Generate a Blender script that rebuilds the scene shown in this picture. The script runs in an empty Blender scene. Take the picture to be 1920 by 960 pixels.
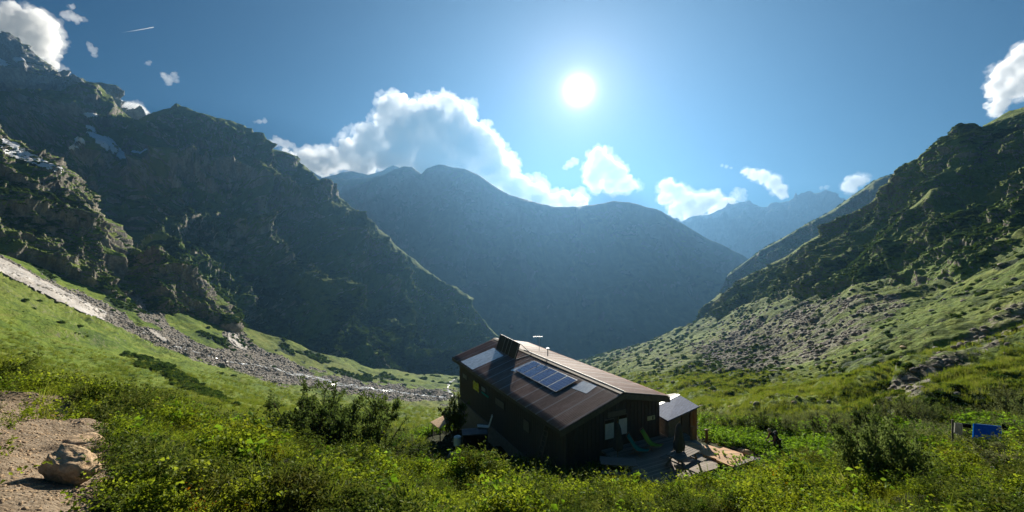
import bpy, math, random
import numpy as np
from mathutils import Vector, Matrix
random.seed(7)
rng = np.random.default_rng(7)
R = math.radians
F, H0, CX = 800.0, 480.0, 960.0       # focal length and principal point in photograph pixels
scene = bpy.context.scene
COL = scene.collection

# ------------------------------------------------------------------ camera
cam = bpy.data.cameras.new('camera')
cam.sensor_width = 36.0
cam.lens = 36.0 * F / 1920.0
cam.clip_start, cam.clip_end = 0.1, 60000
camo = bpy.data.objects.new('camera', cam); COL.objects.link(camo)
camo.rotation_euler = (R(90), 0, 0)
scene.camera = camo

# ------------------------------------------------------------------ sun and sky
SUN_DIR = Vector(((1085 - CX) / F, 1.0, (H0 - 170) / F)).normalized()
SUN_EL = math.asin(SUN_DIR.z)
SUN_AZ = math.atan2(SUN_DIR.x, SUN_DIR.y)
sl = bpy.data.lights.new('sun', 'SUN')
sl.energy = 5.0; sl.angle = R(0.5); sl.color = (1.0, 0.93, 0.80)
so = bpy.data.objects.new('sun', sl); COL.objects.link(so)
so.rotation_euler = (-SUN_DIR).to_track_quat('-Z', 'Y').to_euler()

world = bpy.data.worlds.new('World'); scene.world = world
world.use_nodes = True
wt = world.node_tree; wt.nodes.clear()
def N(t, typ, **kw):
    n = t.nodes.new(typ)
    for k, v in kw.items(): setattr(n, k, v)
    return n
sky = N(wt, 'ShaderNodeTexSky', sky_type='NISHITA', sun_disc=False)
sky.sun_elevation = SUN_EL; sky.sun_rotation = SUN_AZ
sky.altitude = 1800; sky.air_density = 1.0; sky.dust_density = 0.25; sky.ozone_density = 2.5
bg = N(wt, 'ShaderNodeBackground'); bg.inputs[1].default_value = 0.0165
hsw = N(wt, 'ShaderNodeHueSaturation'); hsw.inputs['Saturation'].default_value = 1.95
wt.links.new(sky.outputs[0], hsw.inputs['Color']); wt.links.new(hsw.outputs[0], bg.inputs[0])
# the sun's own glare and aureole in the sky
geo = N(wt, 'ShaderNodeNewGeometry')
dot = N(wt, 'ShaderNodeVectorMath', operation='DOT_PRODUCT'); dot.inputs[1].default_value = SUN_DIR
tcw = N(wt, 'ShaderNodeTexCoord')
wt.links.new(tcw.outputs['Generated'], dot.inputs[0])
def wm(op, a, b=None):
    n = N(wt, 'ShaderNodeMath', operation=op)
    for i, v in enumerate((a, b)):
        if v is None: continue
        if isinstance(v, (int, float)): n.inputs[i].default_value = v
        else: wt.links.new(v, n.inputs[i])
    return n.outputs[0]
ang = wm('ARCCOSINE', wm('MINIMUM', dot.outputs['Value'], 0.999999))
def lobe(width_deg, amp, power=1.0):
    q = wm('POWER', wm('DIVIDE', ang, R(width_deg)), power)
    return wm('MULTIPLY', wm('EXPONENT', wm('MULTIPLY', q, -1.0)), amp)
glow = wm('ADD', wm('ADD', lobe(0.52, 8.0), lobe(4.0, 0.30)), lobe(16.0, 0.07))
bg2 = N(wt, 'ShaderNodeBackground'); bg2.inputs[0].default_value = (1.0, 0.97, 0.92, 1)
wt.links.new(glow, bg2.inputs[1])
addw = N(wt, 'ShaderNodeAddShader'); wo = N(wt, 'ShaderNodeOutputWorld')
wt.links.new(bg.outputs[0], addw.inputs[0]); wt.links.new(bg2.outputs[0], addw.inputs[1])
wt.links.new(addw.outputs[0], wo.inputs[0])

vs = scene.view_settings
scene.display_settings.display_device = 'sRGB'
vs.view_transform = 'Standard'; vs.look = 'None'; vs.exposure = 1.4; vs.gamma = 1.0; vs.use_curve_mapping = False
scene.render.engine = 'CYCLES'
cy = scene.cycles
cy.max_bounces = 10; cy.diffuse_bounces = 2; cy.glossy_bounces = 2; cy.transmission_bounces = 3
cy.volume_bounces = 12; cy.transparent_max_bounces = 12
cy.use_denoising = True; cy.use_adaptive_sampling = True; cy.adaptive_threshold = 0.02
cy.sample_clamp_indirect = 6
HAZE_DENSITY, HAZE_G, HAZE_COL = 1.3e-4, 0.57, (0.098, 0.215, 0.37)

# ------------------------------------------------------------------ numeric helpers
_perm = np.random.default_rng(3).permutation(256).astype(np.int32)
_perm = np.concatenate([_perm, _perm])
_g = np.array([[1,1,0],[-1,1,0],[1,-1,0],[-1,-1,0],[1,0,1],[-1,0,1],[1,0,-1],[-1,0,-1],
               [0,1,1],[0,-1,1],[0,1,-1],[0,-1,-1],[1,1,0],[-1,1,0],[0,-1,1],[0,-1,-1]], np.float32)
def perlin(x, y, z):
    x = np.asarray(x, np.float32); y = np.asarray(y, np.float32); z = np.asarray(z, np.float32)
    x, y, z = np.broadcast_arrays(x, y, z)
    xf, yf, zf = np.floor(x), np.floor(y), np.floor(z)
    xi, yi, zi = xf.astype(np.int32) & 255, yf.astype(np.int32) & 255, zf.astype(np.int32) & 255
    x, y, z = x - xf, y - yf, z - zf
    u, v, w = [t*t*t*(t*(t*6-15)+10) for t in (x, y, z)]
    A = _perm[xi] + yi; B = _perm[xi + 1] + yi
    AA, AB, BA, BB = _perm[A] + zi, _perm[A+1] + zi, _perm[B] + zi, _perm[B+1] + zi
    def g(h, a, b, c):
        k = _g[_perm[h] & 15]
        return k[..., 0]*a + k[..., 1]*b + k[..., 2]*c
    l = lambda t, a, b: a + t*(b-a)
    return l(w, l(v, l(u, g(AA,x,y,z), g(BA,x-1,y,z)), l(u, g(AB,x,y-1,z), g(BB,x-1,y-1,z))),
                l(v, l(u, g(AA+1,x,y,z-1), g(BA+1,x-1,y,z-1)), l(u, g(AB+1,x,y-1,z-1), g(BB+1,x-1,y-1,z-1))))
def fbm(p, s, octv=5, gain=0.5, lac=2.03, zs=1.0, seed=0.0):
    out = 0; a = 1.0
    x, y, z = p[..., 0]/s + seed, p[..., 1]/s + seed*1.7, p[..., 2]/(s*zs) + seed*.6
    for i in range(octv):
        out = out + a*perlin(x, y, z); x = x*lac + 11.3; y = y*lac + 5.7; z = z*lac + 3.1; a *= gain
    return out
def ridged(p, s, octv=5, gain=0.55, lac=2.07, zs=1.0, seed=0.0):
    out = 0; a = 1.0; w = 1.0
    x, y, z = p[..., 0]/s + seed, p[..., 1]/s + seed*1.7, p[..., 2]/(s*zs) + seed*.6
    for i in range(octv):
        n = 1 - np.abs(perlin(x, y, z))*1.9; n = n*n
        out = out + a*n*w; w = np.clip(n*1.6, 0, 1)
        x = x*lac + 11.3; y = y*lac + 5.7; z = z*lac + 3.1; a *= gain
    return out - 0.9
def sstep(a, b, x):
    t = np.clip((x-a)/(b-a), 0, 1); return t*t*(3-2*t)
def in_poly(x, y, poly):
    c = np.zeros(x.shape, bool); n = len(poly)
    for i in range(n):
        x1, y1 = poly[i]; x2, y2 = poly[(i+1) % n]
        if y1 == y2: continue
        c ^= ((y1 > y) != (y2 > y)) & (x < (x2-x1)*(y-y1)/(y2-y1) + x1)
    return c
def at(px, py, D): return Vector(((px-CX)/F*D, D, (H0-py)/F*D))
def project(P):
    D = np.maximum(P[..., 1], .3)
    return CX + F*P[..., 0]/D, H0 - F*P[..., 2]/D

# ------------------------------------------------------------------ object helpers
def tag(o, label=None, cat=None, group=None, kind=None):
    if label: o['label'] = label
    if cat: o['category'] = cat
    if group: o['group'] = group
    if kind: o['kind'] = kind
    return o
def link_mesh(name, me, mat, parent=None):
    o = bpy.data.objects.new(name, me); COL.objects.link(o)
    if mat and not me.materials: me.materials.append(mat)
    if parent: o.parent = parent
    return o
def empty(name, loc, rz=0, **kw):
    o = bpy.data.objects.new(name, None); COL.objects.link(o)
    o.location = loc; o.rotation_euler = (0, 0, rz); o.empty_display_size = .3
    return tag(o, **kw)
def np_mesh(name, V, Fq, smooth=True):
    """mesh from an array of points and an array of faces of equal size"""
    V = np.asarray(V, np.float32).reshape(-1, 3); Fq = np.asarray(Fq, np.int32)
    k = Fq.shape[1]; me = bpy.data.meshes.new(name)
    me.vertices.add(len(V)); me.vertices.foreach_set('co', V.ravel())
    me.loops.add(Fq.size); me.loops.foreach_set('vertex_index', Fq.ravel())
    me.polygons.add(len(Fq)); me.polygons.foreach_set('loop_start', np.arange(0, Fq.size, k, dtype=np.int32))
    me.polygons.foreach_set('loop_total', np.full(len(Fq), k, np.int32))
    if smooth: me.polygons.foreach_set('use_smooth', np.ones(len(Fq), bool))
    me.update(calc_edges=True); me.validate()
    return me
def set_attr(me, name, arr):
    a = me.attributes.new(name, 'FLOAT_COLOR', 'POINT')
    c = np.zeros((len(me.vertices), 4), np.float32); c[:, :arr.shape[1]] = arr
    a.data.foreach_set('color', c.ravel())
class MB:
    def __init__(s): s.v = []; s.f = []
    def add(s, vs, fs):
        b = len(s.v); s.v += [tuple(v) for v in vs]; s.f += [tuple(b+i for i in f) for f in fs]; return s
    def box(s, x0, x1, y0, y1, z0, z1, M=None):
        vs = [Vector((x, y, z)) for z in (z0, z1) for y in (y0, y1) for x in (x0, x1)]
        if M: vs = [M @ v for v in vs]
        return s.add(vs, [(0,2,3,1),(4,5,7,6),(0,1,5,4),(2,6,7,3),(0,4,6,2),(1,3,7,5)])
    def beam(s, a, b, w, h, up=(0,0,1)):
        a, b = Vector(a), Vector(b); d = (b-a); L = d.length; d.normalize()
        x = d.cross(Vector(up))
        if x.length < 1e-4: x = d.cross(Vector((1,0,0)))
        x.normalize(); z = x.cross(d)
        vs = [p + x*sx*w/2 + z*sz*h/2 for p in (a, b) for sz in (-1, 1) for sx in (-1, 1)]
        return s.add(vs, [(0,2,3,1),(4,5,7,6),(0,1,5,4),(2,6,7,3),(0,4,6,2),(1,3,7,5)])
    def tube(s, pts, rad, n=8):
        pts = [Vector(p) for p in pts]
        if isinstance(rad, (int, float)): rad = [rad]*len(pts)
        base = len(s.v); d0 = (pts[-1]-pts[0]).normalized()
        x = d0.orthogonal().normalized(); y = d0.cross(x)
        for p, r in zip(pts, rad):
            for k in range(n):
                a = 2*math.pi*k/n; s.v.append(tuple(p + x*math.cos(a)*r + y*math.sin(a)*r))
        for i in range(len(pts)-1):
            for k in range(n):
                s.f.append((base+i*n+k, base+i*n+(k+1) % n, base+(i+1)*n+(k+1) % n, base+(i+1)*n+k))
        s.f.append(tuple(base+k for k in range(n))[::-1]); s.f.append(tuple(base+(len(pts)-1)*n+k for k in range(n)))
        return s
    def slab(s, quad, th):
        """a flat quad (4 points) given a thickness downwards"""
        q = [Vector(p) for p in quad]; n = (q[1]-q[0]).cross(q[3]-q[0]).normalized()
        if n.z < 0: n = -n
        lo = [p - n*th for p in q]
        return s.add(q+lo, [(0,1,2,3),(7,6,5,4),(0,4,5,1),(1,5,6,2),(2,6,7,3),(3,7,4,0)])
    def build(s, name, mat, parent=None, smooth=False, bevel=0):
        me = bpy.data.meshes.new(name); me.from_pydata(s.v, [], s.f)
        import bmesh
        bm = bmesh.new(); bm.from_mesh(me); bmesh.ops.recalc_face_normals(bm, faces=bm.faces); bm.to_mesh(me); bm.free()
        if smooth: me.polygons.foreach_set('use_smooth', [True]*len(me.polygons))
        o = link_mesh(name, me, mat, parent)
        if bevel:
            m = o.modifiers.new('bevel', 'BEVEL'); m.width = bevel; m.segments = 2; m.limit_method = 'ANGLE'
        return o
def copy_tree(o, parent=None):
    c = o.copy(); COL.objects.link(c)
    if parent: c.parent = parent
    for ch in [x for x in bpy.data.objects if x.parent == o]: copy_tree(ch, c)
    return c

# ------------------------------------------------------------------ materials
class MT:
    def __init__(s, name):
        s.m = bpy.data.materials.new(name); s.m.use_nodes = True; s.t = s.m.node_tree; s.t.nodes.clear()
        s.out = s.n('ShaderNodeOutputMaterial')
        s.pos = s.n('ShaderNodeNewGeometry').outputs['Position']
    def n(s, typ, **kw): return N(s.t, typ, **kw)
    def put(s, sock, v):
        if isinstance(v, bpy.types.NodeSocket): s.t.links.new(v, sock)
        elif isinstance(v, tuple) and sock.type == 'RGBA': sock.default_value = (*v[:3], 1)
        else: sock.default_value = v
    def noise(s, scale, detail=4, rough=.55, vec=None, stretch=None, dist=0):
        v = vec or s.pos
        if stretch:
            mp = s.n('ShaderNodeVectorMath', operation='MULTIPLY'); s.put(mp.inputs[0], v); mp.inputs[1].default_value = stretch; v = mp.outputs[0]
        n = s.n('ShaderNodeTexNoise'); s.put(n.inputs['Vector'], v); n.inputs['Scale'].default_value = scale
        n.inputs['Detail'].default_value = detail; n.inputs['Roughness'].default_value = rough; n.inputs['Distortion'].default_value = dist
        return n.outputs['Fac']
    def ramp(s, fac, *stops):
        r = s.n('ShaderNodeValToRGB'); s.put(r.inputs[0], fac); e = r.color_ramp.elements
        while len(e) < len(stops): e.new(0.5)
        for el, (p, c) in zip(e, stops):
            el.position = p; el.color = (*c, 1) if isinstance(c, tuple) else (c, c, c, 1)
        return r.outputs[0]
    def mix(s, fac, a, b):
        n = s.n('ShaderNodeMix', data_type='RGBA'); s.put(n.inputs[0], fac); s.put(n.inputs[6], a); s.put(n.inputs[7], b); return n.outputs[2]
    def math(s, op, a, b=0.0):
        n = s.n('ShaderNodeMath', operation=op); s.put(n.inputs[0], a); s.put(n.inputs[1], b); return n.outputs[0]
    def bump(s, h, strength, dist, normal=None):
        n = s.n('ShaderNodeBump'); n.inputs['Strength'].default_value = strength; n.inputs['Distance'].default_value = dist
        s.put(n.inputs['Height'], h)
        if normal: s.put(n.inputs['Normal'], normal)
        return n.outputs[0]
    def bsdf(s, col, rough=.8, normal=None, metal=0.0, spec=.3):
        p = s.n('ShaderNodeBsdfPrincipled'); s.put(p.inputs['Base Color'], col); s.put(p.inputs['Roughness'], rough)
        p.inputs['Metallic'].default_value = metal; p.inputs['Specular IOR Level'].default_value = spec
        if normal: s.put(p.inputs['Normal'], normal)
        return p.outputs[0]
    def done(s, sh): s.t.links.new(sh, s.out.inputs[0]); return s.m
def plain(name, col, rough=.7, metal=0.0, var=.25, scale=6, bump=.15, bd=.01, spec=.3, stretch=None, local=False):
    m = MT(name); v = m.n('ShaderNodeTexCoord').outputs['Object'] if local else None
    f = m.noise(scale, 6, .65, v, stretch)
    a = tuple(c*(1-var) for c in col); b = tuple(min(1, c*(1+var)) for c in col)
    c = m.ramp(f, (.3, a), (.7, b))
    return m.done(m.bsdf(c, rough, m.bump(f, bump, bd), metal, spec))

GR_A, GR_B, GR_C = (0.034, 0.066, 0.010), (0.120, 0.180, 0.018), (0.215, 0.245, 0.035)
def terrain_mat(name, rock=(0.19, 0.165, 0.14), rock2=(0.42, 0.37, 0.30), k=1.0, gr=(GR_A, GR_B, GR_C), bd=1.5):
    """grass / rock / scree / shrub, mixed by the surface's masks; k scales the pattern (metres)"""
    m = MT(name)
    at_ = m.n('ShaderNodeAttribute', attribute_name='mask'); sep = m.n('ShaderNodeSeparateColor')
    m.t.links.new(at_.outputs['Color'], sep.inputs[0])
    rk, sc, sh = sep.outputs
    n1 = m.noise(.02/k, 8, .62); n2 = m.noise(.35/k, 6, .7); n3 = m.noise(.004/k, 5, .5)
    n4 = m.noise(.08/k, 7, .7, stretch=(1, 1, .35), dist=.6)
    grass = m.ramp(m.math('ADD', m.math('MULTIPLY', n1, .6), m.math('MULTIPLY', n2, .4)), (.36, gr[0]), (.5, gr[1]), (.66, gr[2]))
    grass = m.mix(m.ramp(n3, (.45, 0.0), (.65, .55)), grass, (0.16, 0.165, 0.035))
    n5 = m.noise(.11/k, 6, .7, stretch=(1, .22, .5), dist=.8)
    grass = m.mix(m.ramp(n5, (.36, .75), (.5, 0.0)), grass, gr[0]); grass = m.mix(m.ramp(n5, (.54, 0.0), (.70, .6)), grass, (.20, .19, .06))
    rockc = m.ramp(n4, (.3, tuple(c*.35 for c in rock)), (.48, rock), (.68, rock2))
    rockc = m.mix(m.ramp(n2, (.42, 0.0), (.62, .5)), rockc, tuple(c*.45 for c in rock))
    vor = m.n('ShaderNodeTexVoronoi'); m.put(vor.inputs['Vector'], m.pos); vor.inputs['Scale'].default_value = .55/k
    sccol = m.ramp(vor.outputs['Color'], (.1, (.085, .072, .058)), (.5, (.19, .165, .135)), (.9, (.36, .32, .265)))
    shc = m.ramp(n2, (.35, (.010, .024, .007)), (.65, (.035, .065, .016)))
    def soft(mask, nz, w=.35):
        a = m.math('ADD', mask, m.math('MULTIPLY', m.math('SUBTRACT', nz, .5), 1.3))
        return m.ramp(a, (.5-w/2, 0.0), (.5+w/2, 1.0))
    c = m.mix(soft(sh, n1), grass, shc)
    c = m.mix(soft(rk, n2, .25), c, rockc)
    c = m.mix(soft(sc, n2, .4), c, sccol)
    h = m.math('ADD', m.math('MULTIPLY', n4, 3.0), m.math('ADD', n2, m.math('MULTIPLY', vor.outputs['Distance'], .6)))
    return m.done(m.bsdf(c, .9, m.bump(h, .9, bd*k), 0, .1))

def leaf_mat(name, stops, trans=.5, gloss=.45, patch=None, spec=.4):
    m = MT(name)
    rnd = m.n('ShaderNodeObjectInfo').outputs['Random']
    n = m.noise(.9, 3, .5); n2 = m.noise(14.0, 2, .5)
    f = m.math('ADD', m.math('MULTIPLY', rnd, .35), m.math('ADD', m.math('MULTIPLY', n, .4), m.math('MULTIPLY', n2, .3)))
    c = m.ramp(f, *stops)
    if patch:
        c = m.mix(m.ramp(m.noise(.55, 4, .6), (.55, 0.0), (.7, .75)), c, patch)
    df = m.n('ShaderNodeBsdfDiffuse'); m.put(df.inputs[0], c); gs = m.n('ShaderNodeBsdfGlossy'); gs.inputs['Roughness'].default_value = .45; m.put(gs.inputs[0], (.6, .65, .5, 1))
    mp_ = m.n('ShaderNodeMixShader'); mp_.inputs[0].default_value = .0 if spec < .1 else .02; m.t.links.new(df.outputs[0], mp_.inputs[1]); m.t.links.new(gs.outputs[0], mp_.inputs[2]); p = mp_.outputs[0]
    t = m.n('ShaderNodeBsdfTranslucent'); hs = m.n('ShaderNodeHueSaturation')
    hs.inputs['Value'].default_value = 1.35; hs.inputs['Saturation'].default_value = 1.1; hs.inputs['Hue'].default_value = .49
    m.put(hs.inputs['Color'], c); m.put(t.inputs['Color'], hs.outputs[0])
    mx = m.n('ShaderNodeMixShader'); mx.inputs[0].default_value = trans
    m.t.links.new(p, mx.inputs[1]); m.t.links.new(t.outputs[0], mx.inputs[2])
    return m.done(mx.outputs[0])

M = {}
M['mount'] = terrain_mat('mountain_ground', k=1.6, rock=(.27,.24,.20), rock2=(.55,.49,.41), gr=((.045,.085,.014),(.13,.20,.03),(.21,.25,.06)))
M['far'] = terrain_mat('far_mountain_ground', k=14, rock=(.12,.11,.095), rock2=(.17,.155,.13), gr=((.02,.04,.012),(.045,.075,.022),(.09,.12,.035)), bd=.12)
M['meadow'] = terrain_mat('meadow_ground', k=.5, bd=.8)
M['cliff'] = terrain_mat('cliff_ground', rock=(.20,.18,.15), rock2=(.42,.36,.28), k=.7, bd=1.4, gr=((.055,.10,.016),(.15,.22,.03),(.25,.29,.07)))

# ------------------------------------------------------------------ terrain sheets
BOUNDS = []
def sheet(name, rows, x0, x1, nx, segs, disp=None, mask=None, mat=None, zmin=-680):
    xs = np.linspace(x0, x1, nx)
    Ys = []; Ds = []
    for r in rows:
        a = np.array(r, float); Ys.append(np.interp(xs, a[:, 0], a[:, 1])); Ds.append(np.interp(xs, a[:, 0], a[:, 2]))
    D = np.array(Ds); Z = (H0 - np.array(Ys))/F*D
    def cr(A):
        out = []
        n = len(A)
        for i in range(n-1):
            p0, p1, p2, p3 = A[max(i-1, 0)], A[i], A[i+1], A[min(i+2, n-1)]
            for t in np.linspace(0, 1, segs[i], endpoint=False):
                out.append((2*t**3-3*t**2+1)*p1 + (t**3-2*t**2+t)*(p2-p0)*.35 + (-2*t**3+3*t**2)*p2 + (t**3-t**2)*(p3-p1)*.35)
        out.append(A[-1]); return np.array(out)
    D = np.exp(cr(np.log(D))); Z = cr(Z)
    T = np.concatenate([np.linspace(i, i+1, s, endpoint=False) for i, s in enumerate(segs)] + [[len(rows)-1]])
    P = np.stack([(xs[None]-CX)/F*D, D, Z], -1)
    def normals(P):
        du = np.gradient(P, axis=1); dv = np.gradient(P, axis=0)
        n = np.cross(du, dv); n /= np.linalg.norm(n, axis=-1, keepdims=True)+1e-9
        return np.where(n[..., 2:] < 0, -n, n)
    Tg = np.broadcast_to(T[:, None], D.shape)
    if disp is not None: P = disp(P, normals(P), Tg, np.broadcast_to(xs[None], D.shape))
    P[..., 2] = np.maximum(P[..., 2], zmin)
    nr, nc = D.shape
    idx = np.arange(nr*nc).reshape(nr, nc)
    Fq = np.stack([idx[:-1, :-1], idx[:-1, 1:], idx[1:, 1:], idx[1:, :-1]], -1).reshape(-1, 4)
    me = np_mesh(name, P, Fq)
    nrm = normals(P); u, v = project(P)
    mk = mask(P, nrm, Tg, u, v) if mask else np.zeros((nr, nc, 3))
    set_attr(me, 'mask', mk.reshape(-1, mk.shape[-1]))
    o = link_mesh(name, me, mat); tag(o, kind='structure')
    BOUNDS.append((P.reshape(-1, 3).min(0), P.reshape(-1, 3).max(0)))
    return dict(vis=name in ('mountain', 'peak'), o=o, P=P, n=nrm, T=Tg, u=u, v=v, mask=mk)
def patch(name, S, polys, lift, mat, t0=0, t1=99, warp=5, blur=6, wseed=1.0, step=1, label=None, cat=None, group=None, kind='structure'):
    """a smooth sheet (snow, water) lying on part of terrain sheet S"""
    P = S['P']; Q = P.copy()
    for _ in range(blur):
        Q[1:-1, 1:-1] = (Q[1:-1, 1:-1]*2 + Q[:-2, 1:-1] + Q[2:, 1:-1] + Q[1:-1, :-2] + Q[1:-1, 2:])/6
    Q = Q + S['n']*lift
    wz = fbm(P, 28, 4, seed=wseed)*warp; wy = fbm(P, 28, 4, seed=wseed+9)*warp
    ins = np.zeros(S['u'].shape, bool)
    for poly in polys: ins |= in_poly(S['u']+wz, S['v']+wy, poly)
    ins &= (S['T'] >= t0) & (S['T'] <= t1)
    if S['vis']: ins &= S['v'] <= np.minimum.accumulate(S['v'], axis=0) + 5
    fm = ins[:-1, :-1] & ins[:-1, 1:] & ins[1:, 1:] & ins[1:, :-1]
    nr, nc = ins.shape; idx = np.arange(nr*nc).reshape(nr, nc)
    Fq = np.stack([idx[:-1, :-1], idx[:-1, 1:], idx[1:, 1:], idx[1:, :-1]], -1)[fm]
    if len(Fq) == 0: print('EMPTY PATCH', name); return
    if kind == 'thing':                     # one field = its largest connected piece
        par = {}
        lab = np.where(fm, idx[:-1, :-1]+1, 0)
        for _ in range(4000):
            nb = lab.copy()
            nb[1:] = np.maximum(nb[1:], lab[:-1]); nb[:-1] = np.maximum(nb[:-1], lab[1:]); nb[:, 1:] = np.maximum(nb[:, 1:], lab[:, :-1]); nb[:, :-1] = np.maximum(nb[:, :-1], lab[:, 1:])
            nb = np.where(fm, nb, 0)
            if (nb == lab).all(): break
            lab = nb
        vals, cnt = np.unique(lab[fm], return_counts=True); keep = (lab == vals[np.argmax(cnt)])[fm]; Fq = Fq[keep]
    used, inv = np.unique(Fq, return_inverse=True)
    me = np_mesh(name, Q.reshape(-1, 3)[used], inv.reshape(-1, 4))
    o = link_mesh(name, me, mat)
    return tag(o, label, cat, group, kind)

# --- foreground hillside: height table over (photo column, distance)
_FX = np.array([-900, 0, 300, 600, 750, 900, 1050, 1200, 1350, 1500, 1700, 1920, 2900.])
_FD = np.array([1.2, 2.5, 5, 9, 14, 20, 27, 40, 60, 90])
_FZ = np.array([
 [-1.60,-1.70,-1.75,-1.80,-1.82,-1.85,-1.88,-1.90,-1.9,-1.9,-1.9,-1.9,-1.7],
 [-1.65,-1.80,-1.95,-2.10,-2.15,-2.20,-2.25,-2.30,-2.32,-2.35,-2.38,-2.4,-2.1],
 [-1.75,-2.05,-2.40,-2.85,-3.05,-3.25,-3.35,-3.45,-3.5,-3.5,-3.45,-3.4,-3.0],
 [-2.0,-2.70,-3.35,-4.45,-4.9,-5.1,-5.3,-5.5,-5.5,-5.3,-5.0,-4.9,-4.2],
 [-3.6,-4.60,-5.3,-6.7,-7.3,-7.7,-8.0,-8.15,-8.0,-7.4,-6.9,-6.7,-5.9],
 [-6.0,-7.4,-8.4,-9.3,-10.2,-11.2,-11.8,-12.3,-12.1,-10.5,-9.2,-8.7,-7.6],
 [-9.0,-10.4,-11.8,-12.9,-14.0,-14.2,-12.8,-12.0,-12.1,-11.8,-11.0,-10.2,-8.8],
 [-13,-14.5,-17,-18,-17,-16.2,-15.5,-14.5,-15.6,-15.6,-14.8,-13.7,-11],
 [-20,-22,-26,-28,-27,-26,-26,-26,-26,-25,-22.5,-20,-16],
 [-34,-38,-42,-46,-46,-46,-46,-46,-46,-44,-40,-35,-28]])
def fore_base(X, Y):
    X = np.asarray(X, float); Y = np.asarray(Y, float)
    Yc = np.clip(Y, 1.2, 89.9); px = np.clip(CX + F*X/np.maximum(Yc, 2.5), -899, 2899)
    j = np.clip(np.searchsorted(_FD, Yc) - 1, 0, len(_FD)-2)
    i = np.clip(np.searchsorted(_FX, px) - 1, 0, len(_FX)-2)
    a = (np.log(Yc)-np.log(_FD[j]))/(np.log(_FD[j+1])-np.log(_FD[j]))
    a = (Yc-_FD[j])/(_FD[j+1]-_FD[j])
    b = (px-_FX[i])/(_FX[i+1]-_FX[i])
    return (_FZ[j, i]*(1-a)*(1-b) + _FZ[j+1, i]*a*(1-b) + _FZ[j, i+1]*(1-a)*b + _FZ[j+1, i+1]*a*b)
DECK_Z = -11.7
HUT_YAW = 0.46
HUT_O = Vector(((1169.3-CX)/F*26, 26.0, DECK_Z))
_hu = np.array([math.cos(HUT_YAW), math.sin(HUT_YAW)]); _hv = np.array([-math.sin(HUT_YAW), math.cos(HUT_YAW)])
def hut_local(X, Y):
    dx, dy = X-HUT_O.x, Y-HUT_O.y
    return dx*_hu[0]+dy*_hu[1], dx*_hv[0]+dy*_hv[1]
def gravel_mask(X, Y):
    px = CX + F*X/np.maximum(Y, .5); z = fore_base(X, Y); py = H0 - F*z/np.maximum(Y, .5)
    P = np.stack([X, Y, np.zeros_like(X)], -1)
    w = fbm(P, .7, 4)*42; w2 = fbm(P, .7, 4, seed=7)*34
    m1 = in_poly(px+w, py+w2, [(-900, 690), (0, 722), (70, 735), (150, 765), (205, 800), (225, 850), (205, 900), (170, 940), (150, 1010), (120, 1100), (60, 1500), (-900, 1500)])
    m2 = in_poly(px+w, py+w2, [(1370, 850), (1440, 840), (1560, 850), (1590, 870), (1500, 885), (1420, 905), (1360, 890)])
    m3 = in_poly(px+w, py+w2, [(1830, 880), (1925, 870), (1960, 905), (1850, 905)])
    return m1 | m2 | m3
def fore_z(X, Y):
    X = np.asarray(X, float); Y = np.asarray(Y, float)
    z = fore_base(X, Y)
    P = np.stack([X, Y, np.zeros_like(X)], -1)
    lx, ly = hut_local(X, Y)
    flat = sstep(1.5, 0, np.maximum(np.maximum(-5.5-lx, lx-9), np.maximum(-4.0-ly, ly-1.5)))   # the levelled terrace
    amp = sstep(1.0, 6, Y)*.85+.15
    z = z + (fbm(P, 2.6, 5)*.42*amp + fbm(P, 9, 3, seed=4)*.5*sstep(4, 14, Y))*(1-flat)
    z = z*(1-flat) + np.minimum(z, DECK_Z-.22)*flat
    return z
def fz(x, y): return float(fore_z(np.array([x]), np.array([y]))[0])

# the near hillside as one sheet
ys = np.concatenate([np.linspace(-5, 1.2, 14)[:-1], np.geomspace(1.2, 90, 520)])
us = np.linspace(-2.6, 2.6, 760)
YY, UU = np.meshgrid(ys, us, indexing='ij'); XX = UU*(np.maximum(YY, 0)+2.2)
ZZ = fore_z(XX, YY); Pf = np.stack([XX, YY, ZZ], -1)
gm = gravel_mask(XX, YY).astype(float)
idx = np.arange(YY.size).reshape(YY.shape)
me = np_mesh('ground', Pf, np.stack([idx[:-1, :-1], idx[:-1, 1:], idx[1:, 1:], idx[1:, :-1]], -1).reshape(-1, 4))
set_attr(me, 'mask', np.stack([gm, gm, gm], -1).reshape(-1, 3))
m = MT('hillside_soil')
at_ = m.n('ShaderNodeAttribute', attribute_name='mask')
n1 = m.noise(3, 8, .7); n2 = m.noise(40, 5, .7)
vor = m.n('ShaderNodeTexVoronoi'); m.put(vor.inputs['Vector'], m.pos); vor.inputs['Scale'].default_value = 28
vc = m.ramp(vor.outputs['Color'], (.1, (.16, .115, .075)), (.5, (.27, .205, .14)), (.9, (.42, .34, .25)))
soil = m.ramp(n1, (.35, (.020, .022, .008)), (.65, (.045, .055, .016)))
grav = m.mix(.55, m.ramp(n1, (.3, (.15, .105, .065)), (.7, (.30, .225, .15))), vc)
c = m.mix(m.ramp(m.math('ADD', at_.outputs['Fac'], m.math('MULTIPLY', m.math('SUBTRACT', n1, .5), .9)), (.35, 0.0), (.6, 1.0)), soil, grav)
h = m.math('ADD', m.math('MULTIPLY', vor.outputs['Distance'], -.6), n2)
M['soil'] = m.done(m.bsdf(c, .95, m.bump(h, .9, .02), 0, .1))
tag(link_mesh('ground', me, M['soil']), kind='structure')
BOUNDS.append((Pf.reshape(-1, 3).min(0), Pf.reshape(-1, 3).max(0)))

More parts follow.
